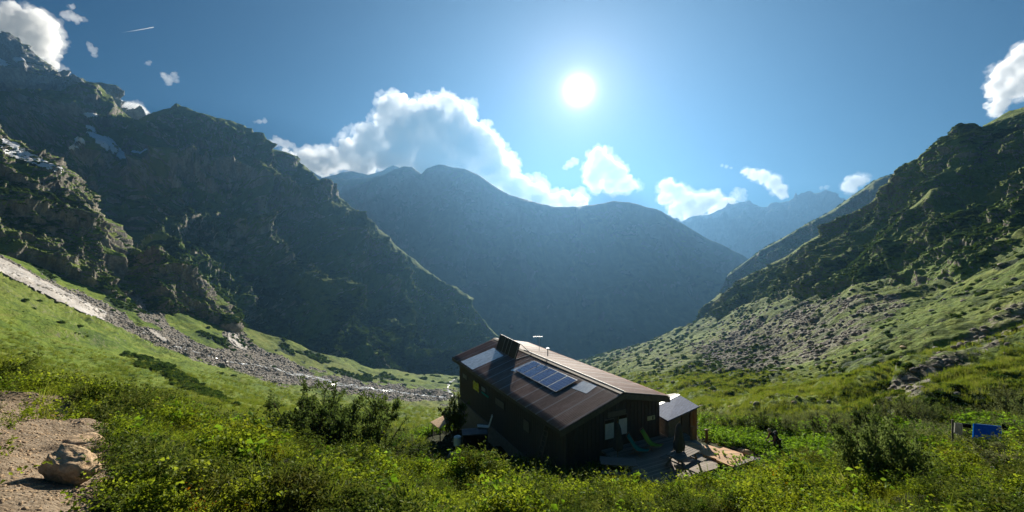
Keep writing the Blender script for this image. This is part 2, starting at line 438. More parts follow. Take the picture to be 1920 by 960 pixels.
# --- left: meadow that falls to the stream, then rises as the foot of the mountain
LX = [-600, -200, 0, 150, 300, 420, 500, 600, 700, 850, 1000, 1150]
def tab(ys, ds): return [(x, y, d) for x, y, d in zip(LX, ys, ds)]
lrows = [tab([760,780,800,805,815,825,830,840,850,880,900,920], [24,24,24,26,28,30,30,32,34,40,44,48]),
         tab([600,660,700,722,745,757,767,785,797,815,830,850], [45,45,45,52,62,78,90,100,110,120,130,130]),
         tab([440,555,615,655,690,713,725,745,757,772,785,800], [100,115,130,150,180,220,250,270,290,300,300,300]),
         tab([300,425,510,580,645,684,704,720,735,748,758,765], [210,250,280,310,340,370,400,430,460,500,540,560]),
         tab([265,400,488,552,612,650,680,702,715,728,735,745], [250,290,330,370,410,440,480,520,570,640,700,740]),
         tab([235,375,450,515,560,600,625,660,690,705,715,730], [330,380,420,450,480,520,560,620,720,860,1000,1050])]
def ldisp(P, n, T, X):
    d = fbm(P, 60, 6, .5)*5*sstep(0, 1.5, T) + fbm(P, 7, 4, .55, seed=3)*.55*sstep(0, 1, T)
    # shallow runnels along the slope
    q = np.stack([P[..., 0]+P[..., 1]*.35, P[..., 1]*.25, P[..., 2]*.0], -1)
    d = d - np.abs(fbm(q, 26, 3, seed=8))*4.0*sstep(.4, 1.2, T)*sstep(3.3, 2.6, T)
    scr = np.exp(-((T-3.1)/.55)**2)
    d = d + fbm(P, 9, 5, .7, seed=12)*2.2*scr
    return P + n*d[..., None]*.9
SCREE_L = [[(0,478),(0,512),(200,602),(300,648),(420,690),(540,722),(650,742),(760,752),(845,752),(850,735),(760,722),(680,716),(600,700),(520,672),(470,645),(430,600),(410,560),(398,565),(420,625),(440,650),(400,650),(330,628),(260,612),(215,580),(120,540)],
           [(255,520),(225,545),(270,600),(330,640),(360,640),(310,600),(285,560)]]
def lmask(P, n, T, u, v):
    w = fbm(P, 40, 5)*14; w2 = fbm(P, 40, 5, seed=5)*10
    sc = np.zeros(u.shape)
    for p in SCREE_L: sc = np.maximum(sc, in_poly(u+w, v+w2, p)*.95)
    shb = sstep(.0, .35, fbm(P, 45, 5, seed=21))*.8*sstep(3.2, 4.2, T)
    # dark bushes in the dip at the meadow's lower edge
    shb = np.maximum(shb, in_poly(u+w*.6, v+w2*.6, [(228,657),(270,672),(310,688),(345,712),(300,700),(262,690)])*.35)
    sc = np.maximum(sc, .35*sstep(.1, .45, fbm(P, 22, 5, seed=31))*sstep(2.5, 0, T))
    rk = sstep(.75, .55, n[..., 2])*.4
    return np.stack([rk, sc, shb], -1)
S_left = sheet('meadow_slope', lrows, -600, 1150, 900, [50, 90, 90, 110, 60, ], ldisp, lmask, M['meadow'])

# --- left buttress: near cliffs, warm rock and green ledges
brow = [[( -600,350,300),(-200,440,350),(0,492,360),(100,535,385),(210,570,400),(260,590,425),(330,600,455),(400,640,480),(430,660,500)],
        [(-600,240,330),(-200,330,375),(0,400,390),(100,455,410),(210,520,425),(260,560,445),(330,560,470),(400,610,490),(430,650,505)],
        [(-600,90,370),(-200,215,410),(0,320,430),(100,385,450),(150,400,455),(205,445,460),(235,520,470),(330,520,490),(400,580,500),(430,645,510)],
        [(-600,-60,430),(-200,120,480),(0,250,520),(55,287,525),(110,318,530),(160,352,530),(200,392,525),(222,440,520),(240,478,515),(300,462,520),(350,495,520),(395,550,520),(420,600,515),(435,645,515)],
        [(-600,0,620),(0,330,640),(110,390,640),(222,500,620),(300,540,620),(420,640,620),(435,680,610)],
        [(-600,300,900),(0,480,900),(110,520,900),(222,600,860),(420,690,800),(435,700,800)]]
def cliff_disp(a, s, seed, tt=99):
    def f(P, n, T, X):
        env = sstep(0, .6, T)
        d = ridged(P, s, 7, .58, zs=1.9, seed=seed)*a + fbm(P, s*2.2, 3, seed=seed+4)*a*.9 + fbm(P, s*.12, 4, .6, seed=seed+6)*a*.12
        # ledges
        led = np.sin((P[..., 2] + fbm(P, s*1.2, 4, seed=seed+2)*s*.5)/(s*.16))
        return P + n*(d + led*a*.10)[..., None]*env[..., None]*np.array([1, 1, .55])
    return f
def cliff_mask(rb=.0, shr=.5, seed=0, scr=0.0, s=60, lo=.50, hi=.72):
    def f(P, n, T, u, v):
        nz = n[..., 2] + fbm(P, s*.4, 5, seed=seed)*.22
        rk = sstep(hi, lo, nz + rb)
        sh = sstep(.0, .3, fbm(P, s, 5, seed=seed+3))*shr*sstep(.85, .6, nz)
        sc = np.full(u.shape, scr)
        return np.stack([rk, sc, sh], -1)
    return f
S_but = sheet('cliff_buttress', brow, -600, 432, 720, [70, 80, 80, 40, 20], cliff_disp(17, 85, 2.5), cliff_mask(-.02, .55, 1, lo=.42, hi=.62), M['cliff'])

MT_SNOW = [('big white snow field in the hollow between the peak and the dark ridge', [(158,243),(178,250),(200,256),(213,264),(220,275),(233,289),(244,299),(225,301),(212,292),(198,284),(183,274),(168,263)]),
           ('small snow field just left of the big snow field under the peak', [(138,254),(147,255),(160,267),(151,276),(139,289),(127,279),(142,268)]),
           ('thin snow streak on the dark ridge face right of the big snow field', [(242,283),(260,284),(272,275),(279,282),(268,290),(250,290)]),
           ('smallest snow streak farther right on the dark ridge face', [(286,275),(300,279),(308,287),(296,285)]),
           ('snow patch in the notch at the right foot of the high peak', [(156,212),(180,212),(184,217),(168,224),(160,220)]),
           ('thin snow sliver between the notch patch and the big snow field', [(156,230),(170,234),(184,245),(176,249),(160,240)])]
PK_SNOW = [('snow patch below the cloud near the summit of the high peak', [(20,103),(40,104),(49,114),(34,119),(22,114)]),
           ('snow patch at the left edge on the face of the high peak', [(-40,95),(0,107),(14,118),(31,130),(22,134),(0,125),(-40,116)]),
           ('small snow spot right under the summit snow patch', [(41,120),(57,121),(58,127),(44,128)])]
def hollow(P, group):
    """snow lies in smooth hollows: less relief under each field"""
    u, v = project(P); m = np.zeros(u.shape)
    for _, p in group: m = np.maximum(m, in_poly(u, v, p))
    for _ in range(5):
        m[1:-1, 1:-1] = (m[1:-1, 1:-1] + m[:-2, 1:-1] + m[2:, 1:-1] + m[1:-1, :-2] + m[1:-1, 2:])/5
    return 1-.9*np.clip(m*1.6, 0, 1)
# --- the long left mountain spur
ridge = [(-600,60,1500),(-200,140,1500),(0,176,1500),(60,176,1500),(118,178,1500),(134,168,1500),(152,162,1500),(174,163,1500),(192,172,1500),(205,189,1500),(216,202,1500),(234,221,1490),(250,228,1490),(264,233,1480),(272,224,1480),(284,212,1480),(300,208,1480),(318,204,1470),(330,196,1470),(338,203,1470),(350,207,1470),(365,214,1470),(400,219,1470),(430,224,1470),(462,236,1470),(480,252,1470),(492,268,1470),(510,282,1460),(535,288,1460),(555,308,1460),(575,318,1460),(600,340,1450),(640,380,1450),(700,437,1440),(760,482,1420),(850,553,1400),(900,596,1380),(940,632,1350),(1000,672,1300),(1100,730,1250)]
foot = [(-600,200,520),(0,470,560),(200,540,560),(300,560,560),(400,615,560),(470,650,570),(520,672,600),(600,698,650),(700,722,760),(800,735,860),(850,735,920),(900,730,980),(1000,745,1000),(1100,770,1000)]
def blend(a, b, t, dy=0, xs=np.linspace(-600, 1100, 69)):
    A, B = np.array(a, float), np.array(b, float)
    ya, yb = np.interp(xs, A[:, 0], A[:, 1]), np.interp(xs, B[:, 0], B[:, 1])
    da, db = np.interp(xs, A[:, 0], A[:, 2]), np.interp(xs, B[:, 0], B[:, 2])
    D = np.exp(np.log(da)*(1-t) + np.log(db)*t) if not isinstance(t, tuple) else 0
    return list(zip(xs, ya*(1-t)+yb*t+dy, D))
lower = [(x, y+70, d*.92) for x, y, d in foot]
back_ = [(x, y+160, d*1.35) for x, y, d in ridge]
rows = [lower, foot, blend(foot, ridge, .28, 6), blend(foot, ridge, .52, 4), blend(foot, ridge, .78, 0), ridge, back_]
def mdisp(P, n, T, X):
    # ribs running down the fall line of the spur
    q = np.stack([P[..., 0]*.9 + P[..., 1]*.55, P[..., 1]*.6 - P[..., 0]*.3, P[..., 2]*.55], -1)
    env = sstep(.6, 1.8, T)*(1-.86*sstep(4.3, 5.0, T))
    d = ridged(q, 270, 8, .56, seed=5.3)*80 + fbm(P, 420, 4, seed=2)*40 + fbm(P, 28, 4, .6, seed=6)*5
    env = env*hollow(P, MT_SNOW)
    return P + n*(d*env)[..., None]*np.array([1, 1, .6])
def mmask(P, n, T, u, v):
    nz = n[..., 2] + fbm(P, 70, 5, seed=4)*.25
    green = .20 + sstep(4.2, 1.5, T)*.2 + sstep(450, 800, u)*.2 - sstep(330, 100, u)*.1
    rk = sstep(.60, .44, nz + green)
    sh = np.clip(sstep(-.2, .3, fbm(P, 120, 5, seed=9))*.6*sstep(4.2, 2.5, T) + .3*sstep(2.5, 1.5, T), 0, .9)
    sc = (fbm(P, 60, 5, seed=14) > .42)*.6*sstep(3, 1, T)
    for p in [[(405,565),(425,600),(470,655),(450,660),(420,628),(402,590)], [(245,500),(262,500),(300,570),(285,600),(250,560)]]:
        sc = np.maximum(sc, in_poly(u, v, p)*.9)
    return np.stack([rk, sc, sh], -1)
S_mt = sheet('mountain', rows, -600, 1100, 1150, [20, 110, 110, 100, 90, 40], mdisp, mmask, M['mount'])

# --- the high rocky peak behind it, top left
pk = [(-700,140,2500),(-300,40,2500),(-80,68,2500),(-20,64,2480),(15,66,2480),(36,68,2480),(60,88,2460),(78,114,2450),(98,132,2440),(118,152,2430),(132,168,2400),(150,161,2350),(172,163,2350),(192,172,2350),(205,190,2340),(216,202,2330),(236,222,2300),(262,240,2300),(300,262,2300),(420,330,2300)]
pf = [(-700,460,1250),(0,440,1250),(200,400,1300),(300,380,1500),(420,420,1600)]
rows = [[(x, y+60, d*.95) for x, y, d in pf], pf, blend(pf, pk, .45, -8, np.linspace(-700, 420, 60)), blend(pf, pk, .75, -4, np.linspace(-700, 420, 60)), pk, [(x, y+170, d*1.3) for x, y, d in pk]]
rows = [[(x, y, d*.82) for x, y, d in r] for r in rows]
def pdisp(P, n, T, X):
    env = sstep(.2, 1, T)*(1-.6*sstep(3.5, 4, T))
    d = ridged(P, 330, 8, .6, zs=1.7, seed=9.1)*95 + fbm(P, 60, 5, .6, seed=3)*12
    env = env*hollow(P, PK_SNOW)
    return P + n*(d*env)[..., None]*np.array([1, 1, .75])
S_pk = sheet('peak', rows, -700, 420, 760, [20, 110, 110, 90, 40], pdisp, cliff_mask(-.10, .3, 5, s=150, lo=.45, hi=.66), terrain_mat('peak_rock', rock=(.36,.355,.35), rock2=(.66,.64,.61), k=3))

# --- mountain across the valley
mr = [(380,420,3500),(540,335,3600),(600,336,3600),(625,334,3600),(650,338,3500),(690,334,3500),(720,330,3400),(740,318,3400),(757,312,3400),(772,314,3400),(790,327,3400),(800,316,3400),(822,309,3400),(850,314,3400),(872,316,3400),(890,326,3400),(920,344,3400),(955,366,3400),(1000,380,3300),(1040,388,3300),(1080,389,3300),(1120,382,3200),(1150,375,3200),(1180,378,3200),(1210,388,3150),(1240,396,3100),(1280,418,3050),(1310,436,3000),(1330,450,3000),(1360,468,3000),(1395,484,3000),(1440,510,3000),(1500,545,3000),(1600,600,3000),(1800,700,3000)]
mf = [(380,640,2100),(700,650,2050),(900,655,2000),(1100,672,1900),(1300,650,1900),(1400,640,2000),(1800,720,2200)]
xx = np.linspace(380, 1800, 90)
rows = [[(x, y+60, d*.9) for x, y, d in mf], mf, blend(mf, mr, .12, 4, xx), blend(mf, mr, .5, 22, xx), blend(mf, mr, .8, 8, xx), mr, [(x, y+90, d*1.35) for x, y, d in mr]]
def bdisp(P, n, T, X):
    env = sstep(.8, 2.2, T)*(1-.85*sstep(4.3, 5, T))
    q = np.stack([P[..., 0], P[..., 1]*.5, P[..., 2]*.45], -1)
    d = ridged(q, 680, 6, .5, seed=1.7)*120 + fbm(P, 900, 3, seed=7)*60
    return P + n*(d*env)[..., None]*np.array([1, 1, .6])
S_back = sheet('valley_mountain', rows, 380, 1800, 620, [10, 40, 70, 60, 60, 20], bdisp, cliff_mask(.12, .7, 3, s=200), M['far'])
mr2 = [(430,330,5200),(540,318,5200),(562,312,5200),(585,318,5200),(605,332,5200),(640,322,5200),(660,319,5200),(690,325,5200),(715,318,5200),(738,307,5200),(750,312,5200),(775,330,5200),(820,325,5200),(860,318,5200),(900,350,5200),(1000,420,5200),(1100,470,5200)]
rows = [[(x, 560, d*.75) for x, y, d in mr2], [(x, y*.5+225, d*.87) for x, y, d in mr2], mr2, [(x, y+60, d*1.2) for x, y, d in mr2]]
def b2(P, n, T, X):
    return P + n*((ridged(P, 700, 6, .55, seed=4)*90)*sstep(0, 1, T)*(1-.8*sstep(1.6, 2, T)))[..., None]
rows = [[(x, y, d*.88) for x, y, d in r] for r in rows]
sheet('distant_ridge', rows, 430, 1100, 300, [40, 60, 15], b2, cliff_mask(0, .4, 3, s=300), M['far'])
# --- pale range far down the valley
fr = [(1180,440,8200),(1240,430,8200),(1275,412,8200),(1300,402,8200),(1325,404,8200),(1345,396,8200),(1370,388,8200),(1390,378,8100),(1402,374,8100),(1418,383,8100),(1440,394,8100),(1450,385,8000),(1475,384,8000),(1500,371,8000),(1512,362,8000),(1530,360,8000),(1550,358,8000),(1562,364,8000),(1582,376,8000),(1600,364,7900),(1622,356,7900),(1645,348,7900),(1700,322,7900),(1800,330,7900),(1950,360,7900)]
rows = [[(x, 540, 5200) for x, y, d in fr], [(x, 505, 6000) for x, y, d in fr], [(x, y*.45+265, 7000) for x, y, d in fr], fr, [(x, y+40, d*1.12) for x, y, d in fr]]
def fdisp(P, n, T, X):
    return P + n*((ridged(P, 1100, 7, .6, seed=6)*210)*sstep(0, 1.5, T)*(1-.82*sstep(2.5, 3, T)))[..., None]
rows = [[(x, y, d*.8) for x, y, d in r] for r in rows]
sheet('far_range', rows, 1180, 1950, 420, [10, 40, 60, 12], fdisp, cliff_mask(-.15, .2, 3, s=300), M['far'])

# --- valley floor
VX = [-2000, 700, 850, 1000, 1150, 1300, 1450, 3500]
def vt(ys, d): return [(x, y, d) for x, y in zip(VX, ys)]
rows = [vt([850]*8, 100), vt([790,800,800,795,780,775,775,775], 260), vt([772,772,765,752,735,722,730,760], 520), vt([745,742,735,722,702,690,700,750], 900),
        vt([712,712,706,698,686,672,680,730], 1500), vt([690,690,686,680,672,660,660,700], 2200), vt([640,640,640,640,640,628,628,650], 3300), vt([590,590,590,590,590,575,575,590], 5000), vt([558]*8, 7000)]
S_floor = sheet('valley_floor', rows, -2000, 3500, 560, [20, 50, 60, 60, 40, 20, 10, 5], lambda P, n, T, X: P + n*(fbm(P, 150, 5, seed=3)*10)[..., None], cliff_mask(.2, .7, 8, s=140), M['mount'])

def _near(rows):
    return [[(x, y, d*float(np.interp(x, [1300, 1450, 1600, 1750, 2500], [1, .9, .76, .68, .66]))) for x, y, d in r] for r in rows]
# --- right: hillside that climbs to the foot of the cliffs
RX = [1000, 1100, 1200, 1300, 1450, 1600, 1750, 1920, 2200, 2500]
def rt(ys, ds): return [(x, y, d) for x, y, d in zip(RX, ys, ds)]
rr = [rt([900,890,875,860,835,830,825,820,810,800], [60,58,52,45,36,34,32,30,30,30]),
      rt([830,800,775,752,768,780,783,775,755,730], [160,140,120,100,60,52,46,42,40,40]),
      rt([775,735,708,700,715,710,695,662,600,540], [420,340,280,230,140,110,95,85,80,80]),
      rt([735,695,668,655,648,625,592,545,450,370], [850,650,520,420,290,220,190,165,150,150]),
      rt([715,680,652,624,585,552,548,472,370,290], [1250,1000,800,640,430,330,290,255,235,230]),
      rt([700,672,645,605,555,520,500,400,290,200], [1500,1200,950,760,520,420,380,330,300,300])]
rr = rr[:1] + _near(rr[1:])
def rdisp(P, n, T, X):
    env = sstep(.1, 1, T)
    d = fbm(P, 45, 6, .55, seed=4)*3.2 + fbm(P, 6, 4, .6, seed=6)*.45
    q = np.stack([P[..., 0]*.35 + P[..., 1]*.9, P[..., 1]*.1, P[..., 2]*.1], -1)
    d = d + fbm(q, 17, 4, .6, seed=9)*2.6*sstep(.6, 1.3, T)
    # eroded gully on the right
    uu, vv = project(P)
    g = np.abs((vv-735) + (uu-1690)*.60)
    d = d - 1.6*np.exp(-(g/9)**2)*sstep(1600, 1700, uu)*sstep(.8, 1.3, T)
    return P + n*(d*env)[..., None]
SCREE_R = [[(1655,748),(1700,700),(1770,655),(1850,605),(1925,560),(1925,610),(1860,655),(1790,705),(1735,740),(1690,752)],
           [(1380,640),(1450,585),(1560,562),(1640,560),(1700,548),(1700,575),(1640,620),(1560,660),(1480,690),(1400,702),(1350,690)],
           [(1300,660),(1400,600),(1440,600),(1380,650),(1320,690)]]
def rmask(P, n, T, u, v):
    w = fbm(P, 24, 5, .6)*26; w2 = fbm(P, 24, 5, .6, seed=5)*16
    sc = np.zeros(u.shape)
    for p in SCREE_R: sc = np.maximum(sc, in_poly(u+w, v+w2, p)*(.52+.35*fbm(P, 9, 4, seed=77)))
    sc = np.maximum(sc, .24*sstep(.05, .4, fbm(P, 14, 5, seed=31)))
    sc = sc*sstep(.4, .9, T)
    sh = .6*sstep(.1, .5, fbm(P, 18, 5, seed=2))
    sh = np.maximum(sh, in_poly(u+w, v+w2, [(1280,690),(1340,650),(1420,655),(1480,690),(1400,735),(1300,730),(1260,720)])*.6)
    sh = np.maximum(sh, .9*sstep(1.0, .7, T)*sstep(1340, 1400, u))
    return np.stack([sstep(.6, .4, n[..., 2])*.5, sc, sh], -1)
S_right = sheet('hill_slope', rr, 1000, 2500, 900, [50, 110, 120, 100, 40], rdisp, rmask, M['meadow'])

# --- right cliffs
cf = [(1270,650,900),(1300,626,820),(1350,610,650),(1450,580,480),(1560,552,400),(1700,550,330),(1800,520,290),(1920,468,270),(2200,370,250),(2500,290,250)]
ct = [(1270,640,930),(1300,606,900),(1325,575,850),(1350,548,800),(1400,520,720),(1460,490,650),(1520,452,620),(1580,412,600),(1640,378,590),(1672,345,585),(1690,315,580),(1712,302,580),(1740,298,580),(1752,276,570),(1775,262,565),(1790,258,565),(1800,236,560),(1822,232,560),(1840,240,560),(1862,226,550),(1890,214,540),(1920,200,530),(2000,160,520),(2200,60,500),(2500,-80,500)]
xx = np.linspace(1270, 2500, 90)
rows = [[(x, y+50, d*.93) for x, y, d in cf], cf, blend(cf, ct, .30, -8, xx), blend(cf, ct, .62, -10, xx), blend(cf, ct, .85, -3, xx), ct, [(x, y+25, d*1.2) for x, y, d in ct], [(x, y+160, d*1.6) for x, y, d in ct]]
rows = _near(rows)
def cdisp(P, n, T, X):
    env = sstep(.9, 1.6, T)*(1-.7*sstep(4.4, 5, T))
    d = ridged(P, 120, 8, .6, zs=1.5, seed=3.3)*15 + fbm(P, 160, 3, seed=2)*20 + fbm(P, 12, 4, .65, seed=6)*2.4
    led = np.sin((P[..., 2] + P[..., 1]*.25 + fbm(P, 90, 4, seed=2)*45)/15)
    return P + n*((d + led*1.2)*env)[..., None]*np.array([1, 1, .6])
S_rc = sheet('cliffs', rows, 1270, 2500, 900, [16, 90, 110, 90, 50, 20, 10], cdisp, cliff_mask(.27, .2, 5, lo=.42, hi=.62), M['cliff'])
# the nearer shoulder with its sunlit grass crest
bf = [(1540,560,395),(1580,556,380),(1640,556,350),(1700,560,325),(1760,550,305),(1800,530,285),(1920,478,262),(2200,380,245),(2500,300,245)]
bt = [(1540,548,402),(1562,528,410),(1580,512,415),(1610,486,420),(1640,456,425),(1680,418,430),(1715,390,435),(1745,356,438),(1765,350,438),(1800,352,435),(1840,356,430),(1920,320,420),(2200,180,400),(2500,60,400)]
xx = np.linspace(1540, 2500, 80)
rows = [[(x, y+40, d*.95) for x, y, d in bf], bf, blend(bf, bt, .5, -14, xx), blend(bf, bt, .85, -2, xx), bt, [(x, y+6, d*1.1) for x, y, d in bt], [(x, y+110, d*1.3) for x, y, d in bt]]
rows = _near(rows)
def c2disp(P, n, T, X):
    env = sstep(.8, 1.4, T)*(1-.8*sstep(3.2, 4, T))
    d = ridged(P, 60, 7, .6, zs=1.6, seed=7.3)*7.5 + fbm(P, 9, 4, .65, seed=6)*1.5
    return P + n*(d*env)[..., None]*np.array([1, 1, .6])
S_rb = sheet('cliff_shoulder', rows, 1540, 2500, 760, [16, 90, 70, 40, 30, 12], c2disp, cliff_mask(.27, .15, 15, s=40, lo=.42, hi=.62), M['cliff'])
# the green shoulder farther back
sf = [(1280,690,1500),(1360,560,1400),(1500,540,1100),(1700,560,1000),(1800,560,1000)]
st = [(1280,690,1560),(1340,560,1480),(1365,515,1450),(1400,489,1430),(1440,462,1400),(1480,438,1370),(1520,418,1340),(1560,396,1310),(1600,368,1290),(1640,340,1270),(1700,318,1250),(1800,300,1250)]
xx = np.linspace(1280, 1800, 60)
rows = [[(x, y+60, d*.9) for x, y, d in sf], sf, blend(sf, st, .5, 2, xx), blend(sf, st, .85, 2, xx), st, [(x, y+20, d*1.15) for x, y, d in st], [(x, y+160, d*1.5) for x, y, d in st]]
def sdisp(P, n, T, X):
    env = sstep(.5, 1.5, T)*(1-.8*sstep(3.2, 4, T))
    d = ridged(P, 190, 7, .55, zs=1.2, seed=2.3)*26 + fbm(P, 25, 4, .6, seed=6)*3
    return P + n*(d*env)[..., None]*np.array([1, 1, .6])
S_sh = sheet('green_shoulder', rows, 1280, 1800, 420, [10, 80, 70, 40, 20, 8], sdisp, cliff_mask(.16, .5, 25, s=100), M['mount'])

# --- snow fields and the stream
m = MT('old_snow'); n1 = m.noise(.05, 6, .6); n2 = m.noise(.6, 5, .6)
c = m.ramp(m.math('ADD', m.math('MULTIPLY', n1, .5), m.math('MULTIPLY', n2, .5)), (.35, (.66, .66, .68)), (.6, (.88, .89, .90)))
M['snow'] = m.done(m.bsdf(c, .75, m.bump(n2, .5, .4), 0, .2))
m = MT('dirty_snow'); n1 = m.noise(.06, 7, .65); n2 = m.noise(.9, 6, .7)
c = m.ramp(m.math('ADD', m.math('MULTIPLY', n1, .5), m.math('MULTIPLY', n2, .5)), (.33, (.26, .21, .17)), (.47, (.44, .40, .355)), (.62, (.58, .55, .52)))
M['dirty_snow'] = m.done(m.bsdf(c, .85, m.bump(n2, .9, .5), 0, .1))
m = MT('stream_water'); n1 = m.noise(.8, 6, .7)
M['water'] = m.done(m.bsdf(m.ramp(n1, (.42, (.16, .17, .17)), (.52, (.75, .77, .78))), .25, m.bump(n1, .5, .3), 0, .5))
snow = [('long dirty avalanche snow tongue running down the green slope at the left edge', S_left, [[(-300,330),(-150,405),(0,484),(40,505),(90,532),(150,560),(200,588),(196,600),(150,586),(95,562),(40,532),(0,512),(-150,450),(-300,390)]], .7, 0),
        ('small snow strip beside the stream below the end of the long snow tongue', S_left, [[(268,614),(290,620),(314,640),(312,646),(292,636)]], .7, 0),
        ('narrow snow cone fallen at the mouth of the dark gully', S_left, [[(424,618),(436,620),(462,652),(460,660),(440,652),(428,638)]], .7, 0),
        ('snow patch on the ledge above the tan buttress at the left edge', S_but, [[(0,258),(18,262),(70,292),(118,318),(114,326),(60,312),(10,290),(0,280)]], 1.5, 2)] + [
        (lab, S_mt, [p], 3, 1) for lab, p in MT_SNOW] + [(lab, S_pk, [p], 4, 1) for lab, p in PK_SNOW]
for lab, S, polys, lift, t0 in snow:
    hi_ = S is S_mt or S is S_pk
    patch('snow_field', S, polys, lift, M['dirty_snow'] if S is S_left else M['snow'], t0=t0, warp=2 if hi_ else 4, blur=2 if hi_ else 6, label=lab, cat='snow field', group='old snow fields on the mountainside', kind='thing')
def ribbon(pts, w):
    L = [(x, y-w/2) for x, y in pts]; return L + [(x, y+w/2) for x, y in pts][::-1]
patch('stream', S_left, [ribbon([(505,686),(540,700),(575,706),(600,712),(625,716)], 4), ribbon([(600,718),(660,724),(700,729),(760,737),(840,747)], 5),
                         ribbon([(250,618),(300,640),(360,660),(420,678),(505,690)], 2.6), [(858,708),(862,709),(850,716),(842,722),(840,729),(848,736),(852,742),(848,748),(844,747),(846,740),(836,731),(837,721),(846,714)]], .5, M['water'], warp=3, blur=3)

# ------------------------------------------------------------------ haze: one closed box of even air round everything on the ground
lo = np.min([b[0] for b in BOUNDS], 0); hi = np.max([b[1] for b in BOUNDS], 0)
print('BOUNDS', lo, hi)
FAR_Y = hi[1] + 60
m = bpy.data.materials.new('haze_air'); m.use_nodes = True; t = m.node_tree; t.nodes.clear()
pv = N(t, 'ShaderNodeVolumePrincipled'); pv.inputs['Color'].default_value = (*HAZE_COL, 1)
pv.inputs['Density'].default_value = HAZE_DENSITY; pv.inputs['Anisotropy'].default_value = HAZE_G
om = N(t, 'ShaderNodeOutputMaterial'); t.links.new(pv.outputs[0], om.inputs['Volume'])
hz = MB().box(lo[0]-60, hi[0]+60, -60, FAR_Y, lo[2]-2, hi[2]+30).build('haze', m); tag(hz, kind='stuff')

# ------------------------------------------------------------------ clouds, beyond the haze
def cloud_mat(name, dens, g=.36):
    m = bpy.data.materials.new(name); m.use_nodes = True; t = m.node_tree; t.nodes.clear()
    pv = N(t, 'ShaderNodeVolumePrincipled'); pv.inputs['Color'].default_value = (1, 1, 1, 1)
    pv.inputs['Density'].default_value = dens; pv.inputs['Anisotropy'].default_value = g
    om = N(t, 'ShaderNodeOutputMaterial'); t.links.new(pv.outputs[0], om.inputs['Volume'])
    return m
M['cloud'] = cloud_mat('cloud_vapour', .0080)
M['edge'] = cloud_mat('cloud_edge_vapour', .0013)
M['wisp'] = cloud_mat('thin_cloud_vapour', .0017)
def cloud(puffs, label=None, D=None, mat='cloud', n_extra=5, seed=0, rough=1.0, vox=None, edge=None, soft=False):
    """puffs: (px, py, radius px) traced at the cloud's own distance, filled out in depth"""
    D = D or FAR_Y + 2600
    rg = np.random.default_rng(seed + 50); s = D/F
    import bmesh
    bm = bmesh.new()
    cx = np.mean([p[0] for p in puffs])
    for px, py, r in puffs:
        for k in range(n_extra):
            if k == 0: o = (0, 0, 0); rr = r
            else:
                a = rg.uniform(0, 6.28); q = rg.uniform(.45, .95); o = (math.cos(a)*q*r, rg.uniform(-1, 1)*r, math.sin(a)*q*r*.9); rr = r*rg.uniform(.28, .55)
            c = at(px, py, D) + Vector(o)*s
            bmesh.ops.create_icosphere(bm, subdivisions=2, radius=rr*s, matrix=Matrix.Translation(c) @ Matrix.Diagonal((1, 1, .9, 1)))
    me = bpy.data.meshes.new('cloud'); bm.to_mesh(me); bm.free()
    o = bpy.data.objects.new('cloud', me); COL.objects.link(o)
    rm = o.modifiers.new('r', 'REMESH'); rm.mode = 'VOXEL'; rm.voxel_size = (vox or 1.5)*s; rm.use_smooth_shade = True
    dg = bpy.context.evaluated_depsgraph_get(); me2 = bpy.data.meshes.new_from_object(o.evaluated_get(dg))
    o.modifiers.clear(); o.data = me2; bpy.data.meshes.remove(me)
    n = len(me2.vertices); P = np.empty(n*3, np.float32); me2.vertices.foreach_get('co', P); P = P.reshape(-1, 3)
    Nn = np.empty(n*3, np.float32); me2.vertex_normals.foreach_get('vector', Nn); Nn = Nn.reshape(-1, 3)
    wide = max(p[2] for p in puffs)
    for sc, am in ((.8, .20), (.34, .11), (.15, .05)):     # cauliflower billows on billows
        L = wide*s*sc; w = 1-np.abs(fbm(P, L, 2, seed=seed+sc))*2.2
        P = P + Nn*((w-.45)*am*wide*s*rough)[:, None]
        me2.vertices.foreach_set('co', P.ravel()); me2.update()
        me2.vertex_normals.foreach_get('vector', Nn := np.empty(n*3, np.float32)); Nn = Nn.reshape(-1, 3)
    me2.update(); o.data = me2                              # close up folds made by the billows
    rm = o.modifiers.new('r', 'REMESH'); rm.mode = 'VOXEL'; rm.voxel_size = (vox or 1.5)*s*.85; rm.use_smooth_shade = True
    dg = bpy.context.evaluated_depsgraph_get(); me3 = bpy.data.meshes.new_from_object(o.evaluated_get(dg)); o.modifiers.clear(); o.data = me3; me2 = me3
    import bmesh as _b
    bm = _b.new(); bm.from_mesh(me2); seen = set(); parts = []          # keep outer skins only, drop little inner bubbles
    for v0 in bm.verts:
        if v0.index in seen: continue
        st_ = [v0]; comp = []; seen.add(v0.index)
        while st_:
            v = st_.pop(); comp.append(v)
            for e in v.link_edges:
                w = e.other_vert(v)
                if w.index not in seen: seen.add(w.index); st_.append(w)
        parts.append(comp)
    big = max(len(p) for p in parts); dele = [v for p in parts if len(p) < big*.5 for v in p]
    if dele: _b.ops.delete(bm, geom=dele, context='VERTS')
    bm.to_mesh(me2); bm.free()
    me2.polygons.foreach_set('use_smooth', np.ones(len(me2.polygons), bool)); me2.update()
    me2.materials.clear(); me2.materials.append(M[mat])
    o.name = 'cloud'
    if edge is not None: o.name = 'cloud_edge'; o.parent = edge; return o
    if mat == 'cloud' or soft: cloud([(x, y, r*1.10+1.0) for x, y, r in puffs], D=D, mat='edge', n_extra=n_extra, seed=seed+200, rough=rough*1.9, vox=(vox or 1.5)*1.3, edge=o)
    return tag(o, label, 'cloud', 'clouds around the valley')
